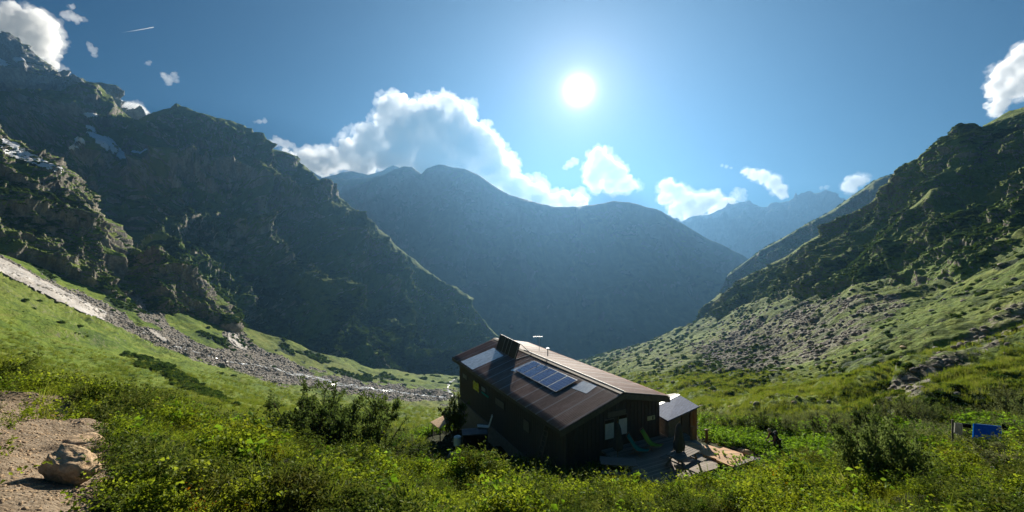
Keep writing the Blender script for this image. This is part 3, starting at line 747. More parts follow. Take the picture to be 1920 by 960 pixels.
cloud([(735,205,26),(770,212,26),(722,232,22),(800,205,20),(812,192,12),(838,200,22),(862,215,22),(800,240,42),(850,250,44),(760,262,44),(700,275,36),(660,285,26),(628,296,20),(600,305,24),(570,308,22),(545,300,14),(890,270,38),(915,300,34),(935,328,30),(965,352,28),(995,366,24),(1025,376,18),(1055,380,16),(1082,378,14),(820,300,44),(740,300,34),(870,318,36),(680,312,22),(905,335,26)],
      'largest white cloud, heaped over the ridge left of the sun', seed=1, vox=1.3, n_extra=7)
cloud([(1122,292,16),(1130,312,24),(1115,330,20),(1150,325,22),(1170,345,16),(1145,348,16),(1120,350,12),(1190,348,8)], 'upright puffy cloud low in the sky just below the sun', seed=2, vox=.9)
cloud([(1068,308,9),(1076,302,8),(1060,314,6)], 'small faint puff left of the upright cloud below the sun', seed=3, vox=.7, mat='wisp')
cloud([(1250,350,14),(1270,362,18),(1290,378,20),(1315,380,20),(1340,372,14),(1360,385,16),(1385,365,11),(1300,400,18),(1270,395,16),(1245,372,12),(1345,398,14)], 'ragged cloud bank on the skyline between the two ranges', seed=4, vox=.9)
cloud([(1400,322,7),(1415,328,10),(1432,332,12),(1450,342,14),(1462,355,12),(1468,366,7)], 'slanting cloud strip above the pale far range', seed=5, vox=.8, mat='cloud')
cloud([(1354,310,3.5),(1362,312,4),(1371,315,3)], 'tiny cloud wisp left of the slanting cloud strip', seed=6, vox=.5, mat='wisp')
cloud([(1590,348,10),(1603,340,12),(1615,338,9),(1598,355,8),(1584,352,6)], 'small bright cloud touching the far range beside the green shoulder', seed=7, vox=.7)
cloud([(10,48,30),(35,45,28),(62,52,30),(78,72,24),(85,92,16),(55,82,26),(20,78,30),(-30,60,40),(90,50,14),(95,118,9),(112,136,9),(124,148,7)], 'round white cloud capping the high peak at upper left', seed=8, vox=1.1)
cloud([(236,204,12),(254,206,13),(262,214,9),(246,218,12),(230,212,8)], 'small round cloud peeping over the saddle right of the high peak', seed=9, vox=.7)
cloud([(308,142,6),(316,148,9),(326,142,6),(316,156,6),(330,136,3.5)], 'small ragged cloud alone in the blue above the dark ridge', seed=10, vox=.6, mat='wisp')
cloud([(135,12,6),(128,30,10),(142,34,9),(155,36,5),(140,52,6),(150,60,4),(120,28,6)], 'wispy cloud high above the summit near the top edge', seed=11, vox=.7, mat='wisp')
cloud([(168,84,5),(174,94,7),(177,103,5),(171,90,5)], 'thin upright wisp below the high wispy cloud', seed=12, vox=.5, mat='wisp')
cloud([(278,119,4.5),(282,116,3)], 'faint dot of cloud above the small ragged cloud', seed=13, vox=.5, mat='wisp')
cloud([(508,268,9),(522,266,10),(535,270,9),(516,258,5),(548,272,6)], 'low cloud scrap left of the largest cloud', seed=14, vox=.6, mat='wisp')
cloud([(486,228,5),(496,227,5),(478,229,3)], 'thin cloud streak above the end of the dark ridge', seed=15, vox=.5, mat='wisp')
cloud([(1905,120,18),(1880,140,16),(1870,160,16),(1885,175,16),(1875,195,14),(1905,160,20),(1918,95,14),(1925,140,20),(1868,210,9),(1950,170,20)], 'grey-white cloud rising behind the top of the right cliffs', seed=16, vox=.9, mat='cloud')
cloud([(1540,352,4),(1550,351,5),(1560,353,3)], 'tiny puff over the jagged summit of the far range', seed=17, vox=.5, mat='wisp')
tr = MB().tube([at(228, 61, FAR_Y+4000), at(255, 57, FAR_Y+4000), at(288, 51, FAR_Y+4000)], [2, 9, 13], 8).build('contrail', cloud_mat('contrail_vapour', .02))
tag(tr, 'thin straight white vapour trail in the blue sky at upper left', 'vapour trail')

# ------------------------------------------------------------------ materials of the made things
M['dark_wood'] = plain('dark_boards', (.105, .082, .068), .75, scale=9, stretch=(6, 6, .5), bump=.5, bd=.02, local=True)
M['grey_wood'] = plain('weathered_wood', (.20, .165, .13), .8, scale=8, bump=.4, bd=.01, local=True, stretch=(1, 7, 7))
M['pale_wood'] = plain('pale_new_wood', (.62, .42, .24), .7, scale=5, bump=.2, bd=.005, local=True)
M['post_wood'] = plain('post_wood', (.30, .17, .075), .7, scale=6, local=True)
M['fascia'] = plain('fascia_boards', (.17, .135, .10), .75, scale=5, local=True, bump=.3)
M['white_board'] = plain('white_painted_board', (.74, .70, .64), .6, var=.12, scale=4, local=True)
M['stone'] = plain('stone_masonry', (.24, .20, .16), .9, scale=4, bump=.8, bd=.05, local=True)
M['metal'] = plain('grey_metal', (.32, .33, .34), .4, .8, var=.1, scale=5, local=True)
M['white_metal'] = plain('white_enamel', (.75, .75, .73), .35, var=.05, local=True)
M['black'] = plain('black_plastic', (.012, .012, .014), .4, local=True)
M['grey_box'] = plain('grey_lid', (.11, .105, .11), .6, scale=3, local=True)
def corrugated():
    m = MT('rusty_corrugated_sheet'); oc = m.n('ShaderNodeTexCoord').outputs['Object']
    sp = m.n('ShaderNodeSeparateXYZ'); m.t.links.new(oc, sp.inputs[0])
    n1 = m.noise(.9, 6, .65, oc, stretch=(.5, 2.0, 1)); n2 = m.noise(9, 5, .7, oc, stretch=(.25, 2.5, 1))
    c = m.ramp(m.math('ADD', m.math('MULTIPLY', n1, .55), m.math('MULTIPLY', n2, .45)), (.34, (.17, .095, .072)), (.5, (.34, .20, .155)), (.66, (.50, .36, .29)))
    # laps between the sheets, bleached
    fr = m.math('FRACT', m.math('MULTIPLY', sp.outputs[1], 1/1.36))
    lap = m.ramp(fr, (0.0, 1.0), (.07, 1.0), (.13, 0.0), (1.0, 0.0))
    lap.node.color_ramp.elements[3].position = 1.0
    cell = m.n('ShaderNodeTexWhiteNoise', noise_dimensions='1D'); m.t.links.new(m.math('FLOOR', m.math('MULTIPLY', sp.outputs[1], 1/1.36)), cell.inputs['W'])
    c = m.mix(m.math('MULTIPLY', cell.outputs['Value'], .30), c, (.22, .15, .12))
    c = m.mix(m.math('MULTIPLY', lap, .8), c, (.55, .47, .42))
    return m.done(m.bsdf(c, .65, m.bump(n2, .2, .01), .0, .25))
M['roof'] = corrugated()
m = MT('translucent_roof_sheet'); oc = m.n('ShaderNodeTexCoord').outputs['Object']; n1 = m.noise(3, 5, .6, oc)
M['clear_sheet'] = m.done(m.bsdf(m.ramp(n1, (.35, (.16, .19, .24)), (.65, (.30, .34, .40))), .22, None, .1, .8))
m = MT('solar_cells'); oc = m.n('ShaderNodeTexCoord').outputs['Object']
br = m.n('ShaderNodeTexBrick'); m.put(br.inputs['Vector'], oc); br.offset = 0; br.inputs['Scale'].default_value = 1
br.inputs['Color1'].default_value = (.022, .035, .13, 1); br.inputs['Color2'].default_value = (.030, .045, .16, 1); br.inputs['Mortar'].default_value = (.16, .19, .30, 1)
br.inputs['Mortar Size'].default_value = .008; br.inputs['Brick Width'].default_value = .26; br.inputs['Row Height'].default_value = .26
M['solar'] = m.done(m.bsdf(br.outputs['Color'], .12, None, 0, .9))
m = MT('slates'); oc = m.n('ShaderNodeTexCoord').outputs['Object']
br = m.n('ShaderNodeTexBrick'); m.put(br.inputs['Vector'], oc); br.inputs['Scale'].default_value = 1
br.inputs['Color1'].default_value = (.075, .115, .21, 1); br.inputs['Color2'].default_value = (.12, .17, .29, 1); br.inputs['Mortar'].default_value = (.03, .03, .04, 1)
br.inputs['Mortar Size'].default_value = .012; br.inputs['Brick Width'].default_value = .22; br.inputs['Row Height'].default_value = .14
M['slate'] = m.done(m.bsdf(m.mix(m.ramp(m.noise(7, 4, .7, oc), (.4, 0.0), (.7, .5)), br.outputs['Color'], (.15, .20, .33)), .8, None, 0, .2))
def deck_mat(col, nm):
    m = MT(nm); oc = m.n('ShaderNodeTexCoord').outputs['Object']; sp = m.n('ShaderNodeSeparateXYZ'); m.t.links.new(oc, sp.inputs[0])
    y = m.math('MULTIPLY', sp.outputs[1], 1/.145); fr = m.math('FRACT', y)
    gap = m.ramp(fr, (0, 1.0), (.07, 1.0), (.10, 0.0))
    cell = m.n('ShaderNodeTexWhiteNoise', noise_dimensions='1D'); m.t.links.new(m.math('FLOOR', y), cell.inputs['W'])
    n1 = m.noise(5, 5, .6, oc, stretch=(.3, 4, 1))
    c = m.ramp(m.math('ADD', m.math('MULTIPLY', cell.outputs['Value'], .5), m.math('MULTIPLY', n1, .5)), (.25, tuple(a*.72 for a in col)), (.75, tuple(a*1.25 for a in col)))
    c = m.mix(gap, c, (.03, .02, .015)); return m.done(m.bsdf(c, .75, m.bump(m.math('SUBTRACT', n1, gap), .3, .01)))
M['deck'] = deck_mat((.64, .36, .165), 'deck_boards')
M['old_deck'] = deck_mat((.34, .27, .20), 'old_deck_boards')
def cloth(nm, col, tr=.25):
    m = MT(nm); n1 = m.noise(12, 4, .6); p = m.bsdf(m.ramp(n1, (.3, tuple(a*.8 for a in col)), (.7, tuple(min(1, a*1.15) for a in col))), .85)
    t = m.n('ShaderNodeBsdfTranslucent'); t.inputs[0].default_value = (*col, 1); mx = m.n('ShaderNodeMixShader'); mx.inputs[0].default_value = tr
    m.t.links.new(p, mx.inputs[1]); m.t.links.new(t.outputs[0], mx.inputs[2]); return m.done(mx.outputs[0])
M['grey_cloth'] = cloth('grey_canvas', (.14, .125, .115)); M['green_cloth'] = cloth('lime_canvas', (.30, .52, .06)); M['teal_cloth'] = cloth('teal_canvas', (.04, .34, .25))
M['blue_cloth'] = cloth('bright_blue_cloth', (.01, .16, .55)); M['black_cloth'] = cloth('black_cloth', (.01, .01, .012), .05); M['pale_cloth'] = cloth('pale_cloth', (.42, .42, .38))
def rock_mat(nm, a, b):
    m = MT(nm); n1 = m.noise(3.5, 9, .65, m.n('ShaderNodeTexCoord').outputs['Object']); n2 = m.noise(30, 5, .7, m.n('ShaderNodeTexCoord').outputs['Object'])
    c = m.ramp(n1, (.33, a), (.62, b)); c = m.mix(m.ramp(n2, (.5, 0.0), (.72, .45)), c, tuple(x*.55 for x in a))
    return m.done(m.bsdf(c, .88, m.bump(m.math('ADD', n1, m.math('MULTIPLY', n2, .3)), .7, .06)))
M['tan_rock'] = rock_mat('tan_rock', (.46, .29, .16), (.74, .54, .33))
M['grey_rock'] = rock_mat('grey_rock', (.14, .125, .11), (.36, .33, .29))

# ------------------------------------------------------------------ the mountain hut
HM = Matrix.Translation(HUT_O) @ Matrix.Rotation(HUT_YAW, 4, 'Z'); HMi = HM.inverted()
def on_plane(px, py, p0, n):
    """point (hut's own frame) where the photograph's line of sight meets a plane of the hut"""
    o = HMi @ Vector((0, 0, 0)); d = (HMi.to_3x3() @ at(px, py, 1.0))
    return o + d*((Vector(p0)-o).dot(Vector(n))/d.dot(Vector(n)))
ZR, LXE, LZE, RXE, RZE, LEN = 3.35, -4.57, 1.89, 3.83, 2.58, 19.2
nl = Vector((-(ZR-LZE), 0, -LXE)).normalized(); nr_ = Vector((ZR-RZE, 0, RXE)).normalized()
hut = empty('mountain_hut', HUT_O, HUT_YAW, label='dark timber mountain hut with rusty corrugated roof and solar panels', cat='hut')
prof = [(-3.95, -7), (3.35, -7), (3.35, RZE-.06+.1), (0, ZR-.14), (-3.95, LZE+.06)]
w = MB(); n = len(prof); w.add([(x, .4, z) for x, z in prof] + [(x, LEN-.5, z) for x, z in prof],
    [tuple(range(n))[::-1], tuple(range(n, 2*n))] + [(i, (i+1) % n, n+(i+1) % n, n+i) for i in range(n)])
w.build('wall', M['dark_wood'], hut)
bt_ = MB()
for k in range(25): x = -3.9 + k*.3; zt = (ZR-.2 + x*(ZR-LZE)/4.57*1.0) if x < 0 else (ZR-.2 - x*(ZR-RZE)/3.83); bt_.box(x-.02, x+.02, .37, .4, -1.5, zt)
for k in range(60): y = .6 + k*.3; bt_.box(-3.975, -3.95, y-.02, y+.02, -5, LZE+.0)
bt_.build('cladding_batten', M['dark_wood'], hut)
def roof_sheet(x0, z0, x1, z1, name):
    nn = int(LEN/.15*6); y = np.linspace(0, LEN, nn); wv = .022*np.cos(y/.15*2*np.pi)
    nseg = 8; V = []
    nv = Vector((-(z1-z0), 0, x1-x0)).normalized(); nv = nv if nv.z > 0 else -nv
    for k in range(nseg+1):
        t = k/nseg; V.append(np.stack([x0+(x1-x0)*t + nv.x*wv, y, z0+(z1-z0)*t + nv.z*wv], -1))
    V = np.array(V); idx = np.arange((nseg+1)*nn).reshape(nseg+1, nn)
    Fq = np.stack([idx[:-1, :-1], idx[:-1, 1:], idx[1:, 1:], idx[1:, :-1]], -1).reshape(-1, 4)
    o = link_mesh(name, np_mesh(name, V, Fq), M['roof'], hut); sm = o.modifiers.new('s', 'SOLIDIFY'); sm.thickness = .03; return o
roof_sheet(0, ZR, LXE, LZE, 'roof'); roof_sheet(0, ZR, RXE, RZE, 'roof')
MB().slab([(-.28, -.03, ZR+.0), (0, -.03, ZR+.07), (0, LEN+.03, ZR+.07), (-.28, LEN+.03, ZR+.0)], .02).slab([(0, -.03, ZR+.072), (.28, -.03, ZR+.02), (.28, LEN+.03, ZR+.02), (0, LEN+.03, ZR+.072)], .02).build('ridge_cap', M['fascia'], hut)
MB().slab([(.02, 0, ZR+.12), (.06, 0, ZR+.12), (.06, 13, ZR+.12), (.02, 13, ZR+.12)], .05).build('ridge_batten', M['white_board'], hut)
for (x0, z0, x1, z1) in ((0, ZR, LXE, LZE), (0, ZR, RXE, RZE)):
    q = MB(); d = .34
    q.add([(x0, -.05, z0-.03), (x1, -.05, z1-.03), (x1, -.05, z1-.03-d), (x0, -.05, z0-.03-d), (x0, -.01, z0-.03), (x1, -.01, z1-.03), (x1, -.01, z1-.03-d), (x0, -.01, z0-.03-d)],
          [(0,1,2,3),(7,6,5,4),(0,4,5,1),(1,5,6,2),(2,6,7,3),(3,7,4,0)])
    q.build('barge_board', M['fascia'], hut)
MB().box(LXE+.02, LXE+.06, 0, LEN, LZE-.26, LZE-.03).build('fascia_board', M['dark_wood'], hut)
MB().box(RXE-.06, RXE-.02, 0, LEN, RZE-.26, RZE-.03).build('fascia_board', M['fascia'], hut)
MB().slab([(0, .0, ZR-.10), (LXE+.07, .0, LZE-.10), (LXE+.07, LEN-.05, LZE-.10), (0, LEN-.05, ZR-.10)], .05).slab([(0.01, .0, ZR-.10), (0.01, LEN-.05, ZR-.10), (RXE-.07, LEN-.05, RZE-.10), (RXE-.07, 0, RZE-.10)], .05).build('soffit', M['fascia'], hut)
P0L = (0, 0, ZR)
def roofpt(px, py, lift=0): return on_plane(px, py, Vector(P0L)+nl*lift, nl)
for quad in ([(864,678),(886,693),(944,667),(926,652)], [(1094,714),(1120,723),(1100,738),(1070,727)], [(957,694),(998,676),(1003,679),(966,697)]):
    MB().slab([roofpt(*p, .035) for p in quad], .012).build('clear_roof_sheet', M['clear_sheet'], hut)
a, b, c_, d = [roofpt(*p, .14) for p in ((966,693),(1043,733),(1086,712),(1002,676))]
# square the array on the roof: along the ridge and down the slope
ya, yb = (a.y+d.y)/2, (b.y+c_.y)/2; xl, xh = (a.x+b.x)/2, (c_.x+d.x)/2
def onr(x, y, lift): return Vector((x, y, ZR + x*(ZR-LZE)/(-LXE))) + nl*lift
for k in range(5):
    y0 = ya+(yb-ya)*k/5; y1 = ya+(yb-ya)*(k+1)/5; g = .02*(1 if yb > ya else -1)
    fr_ = MB().slab([onr(xl, y0+g, .13), onr(xl, y1-g, .13), onr(xh, y1-g, .13), onr(xh, y0+g, .13)], .05).build('solar_panel', M['metal'], hut)
    e = .045*(1 if yb > ya else -1)
    o = MB().slab([onr(xl+.045, y0+g+e, .138), onr(xl+.045, y1-g-e, .138), onr(xh-.045, y1-g-e, .138), onr(xh-.045, y0+g+e, .138)], .006).build('cells', M['solar'], fr_)
# the upright rack of dark collectors near the far end
A1, A2 = roofpt(930, 653, .05), roofpt(966, 674, .05); Ft = roofpt(997, 664, .05)
T2 = on_plane(975, 644, A2, (0, 1, 0)); T1 = T2 + (A1-A2); 
rack = MB().slab([A1, A2, T2, T1], .06).build('solar_collector', M['black'], hut)
for t in (0.02, .33, .5, .66, .98):
    p, q = A1.lerp(A2, t), T1.lerp(T2, t); off = Vector((-.05, -.03, .02)); MB().beam(p+off, q+off, .05, .03).build('collector_frame', M['metal'], rack)
Ft2 = Ft + (A1-A2)
for p, q in ((T2, Ft), (T1, Ft2), (A2, Ft), (A1, Ft2)): MB().beam(p, q, .05, .05).build('rack_brace', M['metal'], hut)
q = MB(); b0 = on_plane(1011, 655, (0, 0, 0), (1, 0, 0)); q.tube([b0-Vector((0, 0, .15)), b0+Vector((0, 0, 1.15))], .02, 6)
q.beam(b0+Vector((-.45, .2, 1.05)), b0+Vector((.25, -.1, 1.05)), .02, .02)
for k in range(5): c0 = b0+Vector((-.4+.15*k, .18-.065*k, 1.05)); q.beam(c0-Vector((.08, .2, 0)), c0+Vector((.08, .2, 0)), .012, .012)
q.build('antenna', M['metal'], hut)
b0 = on_plane(1027, 661, (.5, 0, 0), (1, 0, 0)); MB().tube([b0-Vector((0, 0, .3)), b0+Vector((0, 0, .3))], .05, 10).tube([b0+Vector((0, 0, .3)), b0+Vector((0, 0, .36))], [.19, .12], 12).build('vent_pipe', M['white_metal'], hut)
YG = .385
def gpt(px, py, y=YG): return on_plane(px, py, (0, y, 0), (0, 1, 0))
for qd, lab in (([(1134,789),(1150,784),(1149,819),(1133,825)], 'plain'), ([(1160,780),(1175,775),(1173,811),(1159,816)], 'plain')):
    p = [gpt(*c) for c in qd]; x0 = (p[0].x+p[3].x)/2; x1 = (p[1].x+p[2].x)/2; z1 = (p[0].z+p[1].z)/2; z0 = (p[2].z+p[3].z)/2
    wd = MB().box(x0-.04, x1+.04, .33, .37, z0-.04, z1+.04).build('window', M['grey_wood'], hut)
    MB().box(x0, x1, .315, .328, z0, z1-.22).build('pane', M['white_board'], wd); MB().box(x0, x1, .315, .328, z1-.20, z1).build('pane', M['black'], wd)
p = [gpt(*c) for c in [(1138,773),(1172,767),(1172,775),(1138,784)]]; MB().box(p[0].x, p[1].x, .31, .36, (p[2].z+p[3].z)/2, (p[0].z+p[1].z)/2).build('lintel_board', M['grey_wood'], hut)
p = [gpt(*c) for c in [(1213,783),(1227,776),(1227,784),(1213,790)]]
sg = MB().box(p[0].x, p[1].x, .33, .36, (p[2].z+p[3].z)/2, (p[0].z+p[1].z)/2).build('sign_board', plain('cream_sign', (.55, .53, .30), .6), hut)
cx_ = p[0].x*.3+p[1].x*.7; cz_ = (p[0].z+p[2].z)/2; MB().box(cx_-.05, cx_+.05, .322, .328, cz_-.09, cz_+.09).build('sign_mark', M['black'], sg)
XL = -3.98
def lpt(px, py): return on_plane(px, py, (XL, 0, 0), (1, 0, 0))
def lwin(pxa, pya, pxb, pyb, mat, name='window'):
    a, b = lpt(pxa, pya), lpt(pxb, pyb); y0, y1 = sorted((a.y, b.y)); z0, z1 = sorted((a.z, b.z))
    wd = MB().box(XL-.05, XL-.005, y0-.05, y1+.05, z0-.05, z1+.05).build(name, M['dark_wood'], hut); MB().box(XL-.065, XL-.052, y0, y1, z0, z1).build('pane', mat, wd)
gl = plain('sunlit_view_green', (.16, .19, .03), .08, var=.9, scale=3, local=True, spec=1.0)  # yellow-green glimpse of the sunlit outside, put into the pane colour
lwin(888, 712, 899, 736, gl); lwin(904, 724, 911, 736, M['pale_cloth']); lwin(869, 700, 876, 712, M['grey_rock'])
lwin(930, 745, 946, 768, M['grey_wood'], 'shutter'); lwin(983, 785, 993, 812, M['grey_wood'], 'shutter')
a = lpt(906, 733); b = lpt(919, 746)
o = MB().box(XL-.16, XL-.13, min(a.y, b.y), max(a.y, b.y), min(a.z, b.z), max(a.z, b.z)).build('towel', M['teal_cloth']); o.matrix_world = HM
tag(o, 'teal towel hung against the long dark wall of the hut', 'towel')
# stone footing under the long wall
MB().box(-4.05, -3.96, .5, LEN-.6, -7, -1.9).box(-4.05, 3.4, LEN-.5, LEN-.42, -7, -1.9).build('stone_footing', M['stone'], hut)

# ladder leaning on the long wall
def world_of(local): return HM @ Vector(local)
L0 = world_of((-4.95, 2.3, -1.9)); L1 = world_of((-4.05, 2.3, 1.2)); side = (HM.to_3x3() @ Vector((0, 1, 0)))*.23
ld = empty('ladder', L0, label='wooden ladder leaning against the long dark wall of the hut', cat='ladder')
for s_ in (-1, 1): MB().beam(side*s_, L1-L0+side*s_, .05, .07).build('rail', M['grey_wood'], ld)
for k in range(10): p = (L1-L0)*((k+.7)/10.6); MB().beam(p-side, p+side, .035, .035).build('rung', M['grey_wood'], ld)

# ------------------------------------------------------------------ the annex with the slate roof
ann = empty('annex', at(1262, 830, 28.5), label='small stone outbuilding with a blue-grey slate roof beside the hut', cat='outbuilding')
def rel(v, o): return Vector(v) - Vector(o.location)
F0, F1, F2, F3 = at(1252, 789, 27.2), at(1311, 762, 28.6), at(1273, 740, 30.6), at(1216, 768, 29.2)
rfc = (F0+F2)/2
rf_o = MB().slab([v - rfc for v in (F0, F1, F2, F3)], .09)
rr_ = rf_o.build('roof', M['slate'], ann); rr_.location = rfc - ann.location
MB().beam(F3.lerp(F2, .02), F2, .22, .05).build('ridge_flashing', M['metal'], ann).location = -ann.location
def shrink(t): c = (F0+F1+F2+F3)/4; return [c + (v-c)*t for v in (F0, F1, F2, F3)]
g0, g1, g2, g3 = shrink(.84); q = MB(); zb = -13.2
def wallseg(q, a, b, th=.25, drop=.16):
    d = (b-a); d.z = 0; nn_ = Vector((-d.y, d.x, 0)).normalized()*th
    q.add([a-Vector((0,0,drop)), b-Vector((0,0,drop)), Vector((b.x,b.y,zb)), Vector((a.x,a.y,zb)), a+nn_-Vector((0,0,drop)), b+nn_-Vector((0,0,drop)), Vector((b.x,b.y,zb))+nn_, Vector((a.x,a.y,zb))+nn_],
          [(0,1,2,3),(7,6,5,4),(0,4,5,1),(1,5,6,2),(2,6,7,3),(3,7,4,0)])
wallseg(q, g0, g0.lerp(g1, .45)); wallseg(q, g3, g0); wallseg(q, g1.lerp(g2, .35), g2); wallseg(q, g2, g3)
q.build('wall', M['stone'], ann).location = -ann.location
q = MB(); wallseg(q, g0.lerp(g1, .5)+Vector((0,.05,0)), g0.lerp(g1, .8)+Vector((0,.05,0)), .05); q.build('opening_shade', M['dark_wood'], ann).location = -ann.location  # dark board set in for the shade inside the annex opening
for v in (g1, g0.lerp(g1, .86)): MB().box(-.09, .09, -.09, .09, zb-v.z, -.14).build('post', M['post_wood'], ann).location = v-ann.location
v = g0.lerp(g1, .45); MB().beam(g0-Vector((0,0,.12)), g1-Vector((0,0,.12)), .12, .14).build('eave_beam', M['post_wood'], ann).location = -ann.location
tag(MB().box(-.6, .6, -.4, .4, 0, .05).build('white_board', M['white_board']), 'white sheet lying flat behind the slate roof', 'white sheet'); o = bpy.data.objects['white_board']; o.location = at(1262, 744, 32.5); o.rotation_euler = (0.1, 0, .4)
tag(MB().tube([(0, 0, -1.4), (0, 0, .0)], .05, 6).build('support_pole', M['post_wood'], o))

# ------------------------------------------------------------------ deck platforms
def unproj(px, py, z): D = F*(-z)/(py-H0); return Vector(((px-CX)/F*D, D, z))
def platform(poly, z, mat, label, rz, th=.12, drop=1.2):
    P = [unproj(x, y, z) for x, y in poly]; c = sum(P, Vector())/len(P); Rz = Matrix.Rotation(-rz, 3, 'Z')
    L = [Rz @ (p-c) for p in P]; n = len(L)
    e = empty('deck_platform', c, rz, label=label, cat='deck', group='timber deck platforms')
    MB().add([(p.x, p.y, 0) for p in L] + [(p.x, p.y, -th) for p in L], [tuple(range(n)), tuple(range(n, 2*n))[::-1]] + [(i, (i+1) % n, n+(i+1) % n, n+i) for i in range(n)]).build('decking', mat, e)
    for p in L: s_ = p*.86; MB().box(s_.x-.06, s_.x+.06, s_.y-.06, s_.y+.06, -drop, -th).build('support_post', M['grey_wood'], e)
    return e
main = [HM @ Vector(v) for v in ((-1.4, .38, 0), (-1.6, -4.1, 0), (3.2, -4.2, 0), (4.6, -2.4, 0), (5.2, .2, 0), (5.0, 2.2, 0), (3.4, 2.2, 0), (3.4, .38, 0))]
def topx(v): return (CX+F*v.x/v.y, H0-F*v.z/v.y)
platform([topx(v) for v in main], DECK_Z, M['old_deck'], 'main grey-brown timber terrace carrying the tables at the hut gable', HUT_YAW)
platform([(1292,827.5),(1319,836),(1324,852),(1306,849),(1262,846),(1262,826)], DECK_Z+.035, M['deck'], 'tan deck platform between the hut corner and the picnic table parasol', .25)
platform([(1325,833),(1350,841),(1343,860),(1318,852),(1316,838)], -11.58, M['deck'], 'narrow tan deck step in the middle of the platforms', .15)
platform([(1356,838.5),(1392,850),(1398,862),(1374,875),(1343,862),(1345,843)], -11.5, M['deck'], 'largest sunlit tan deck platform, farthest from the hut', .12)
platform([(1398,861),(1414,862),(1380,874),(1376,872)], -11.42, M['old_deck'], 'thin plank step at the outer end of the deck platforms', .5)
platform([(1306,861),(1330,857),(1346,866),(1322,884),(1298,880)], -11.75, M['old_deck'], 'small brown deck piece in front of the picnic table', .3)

# ------------------------------------------------------------------ terrace furniture
def picnic(loc, rz, label):
    t = empty('picnic_table', loc, rz, label=label, cat='picnic table', group='picnic tables on the terrace')
    q = MB()
    for k in range(5): y = -.36+k*.18; q.box(-.95, .95, y-.08, y+.08, .72, .76)
    q.build('tabletop', M['grey_wood'], t)
    for s in (-1, 1):
        q = MB()
        for k in range(2): y = s*.68+(k-.5)*.16; q.box(-.95, .95, y-.075, y+.075, .43, .465)
        q.build('bench_seat', M['grey_wood'], t)
    for x in (-.65, .65):
        for s in (-1, 1): MB().beam((x, s*.62, 0), (x, s*.22, .72), .05, .10).build('leg', M['grey_wood'], t)
        MB().box(x-.07, x-.03, -.78, .78, .36, .43).build('crossbar', M['grey_wood'], t)
    return t
TA = unproj(1281, 849, -10.95); TB = unproj(1160, 866, -10.98)
picnic((TA.x, TA.y, DECK_Z), R(36), 'sun-catching picnic table under the parasol at the terrace edge')
picnic((TB.x, TB.y, DECK_Z), R(-8), 'shaded grey picnic table at the left end of the terrace by the shrubs')
def parasol(loc, h, label, lean=(0, 0)):
    t = empty('parasol', loc, label=label, cat='parasol', group='closed parasols on the terrace'); t.rotation_euler = (*lean, 0)
    MB().tube([(0, 0, 0), (0, 0, h)], .024, 8).build('pole', M['post_wood'], t)
    MB().tube([(0, 0, h-.02), (0, 0, h+.05)], [.035, .015], 8).build('finial', M['post_wood'], t)
    q = MB(); n = 24; V = []
    prof = [(.03, h-.05), (.10, h-.14), (.15, h-.32), (.17, h-.6), (.20, h-.95), (.25, h-1.25), (.24, h-1.5), (.16, h-1.62)]
    for r_, z in prof:
        for k in range(n):
            a_ = 2*math.pi*k/n; rr2 = r_*(1+.28*math.cos(8*a_)+.1*math.sin(3*a_+z*3)); V.append((rr2*math.cos(a_+z*.2), rr2*math.sin(a_+z*.2), z + (.07*math.cos(8*a_) if r_ == .16 else 0)))
    q.add(V, [(i*n+k, i*n+(k+1) % n, (i+1)*n+(k+1) % n, (i+1)*n+k) for i in range(len(prof)-1) for k in range(n)])
    q.build('canopy', M['grey_cloth'], t, smooth=True)
    q = MB().tube([(0, 0, 0), (0, 0, .09)], [.24, .22], 16).build('base', M['grey_rock'], t)
parasol((TA.x-.28, TA.y, DECK_Z), 2.45, 'closed grey parasol rising through the sun-catching picnic table', (0, .03))
PB = unproj(1170, 880, -11.7); parasol((PB.x-.1, PB.y+1.0, DECK_Z), 2.2, 'closed grey parasol in the shade in front of the two white shutters', (0, 0))
def lounger(loc, rz, mat, label):
    t = empty('deck_chair', loc, rz, label=label, cat='deck chair', group='deck chairs against the hut gable')
    pr = [(-.62, 1.02), (-.45, .78), (-.25, .50), (-.05, .34), (.12, .29), (.35, .30), (.6, .38)]
    q = MB(); V = [(x, y, z) for x, z in pr for y in (-.26, .26)]; V += [(x, y, z-.012) for x, z in pr for y in (-.26, .26)]; n = len(pr)
    q.add(V, [(2*i, 2*i+1, 2*i+3, 2*i+2) for i in range(n-1)] + [(2*n+2*i, 2*n+2*i+2, 2*n+2*i+3, 2*n+2*i+1) for i in range(n-1)] + [(2*i, 2*i+2, 2*n+2*i+2, 2*n+2*i) for i in range(n-1)] + [(2*i+1, 2*n+2*i+1, 2*n+2*i+3, 2*i+3) for i in range(n-1)] + [(0, 2*n, 2*n+1, 1)])
    q.build('sling', mat, t, smooth=True)
    for y in (-.29, .29):
        MB().tube([(-.66, y, 1.08), (-.2, y, .42), (.2, y, .0)], .018, 6).build('frame', M['post_wood'], t)
        MB().tube([(.64, y, .41), (.0, y, .27), (-.5, y, 0)], .018, 6).build('frame', M['post_wood'], t)
    for p in ((-.66, 1.08), (.64, .41)): MB().tube([(p[0], -.29, p[1]), (p[0], .29, p[1])], .018, 6).build('crossbar', M['post_wood'], t)
v = unproj(1222, 842, DECK_Z); lounger((v.x, v.y, DECK_Z), R(-38), M['green_cloth'], 'lime green canvas deck chair by the right corner of the gable')
v = unproj(1197, 852, DECK_Z); lounger((v.x, v.y, DECK_Z), R(-30), M['teal_cloth'], 'teal canvas deck chair between the parasol and the lime green chair')
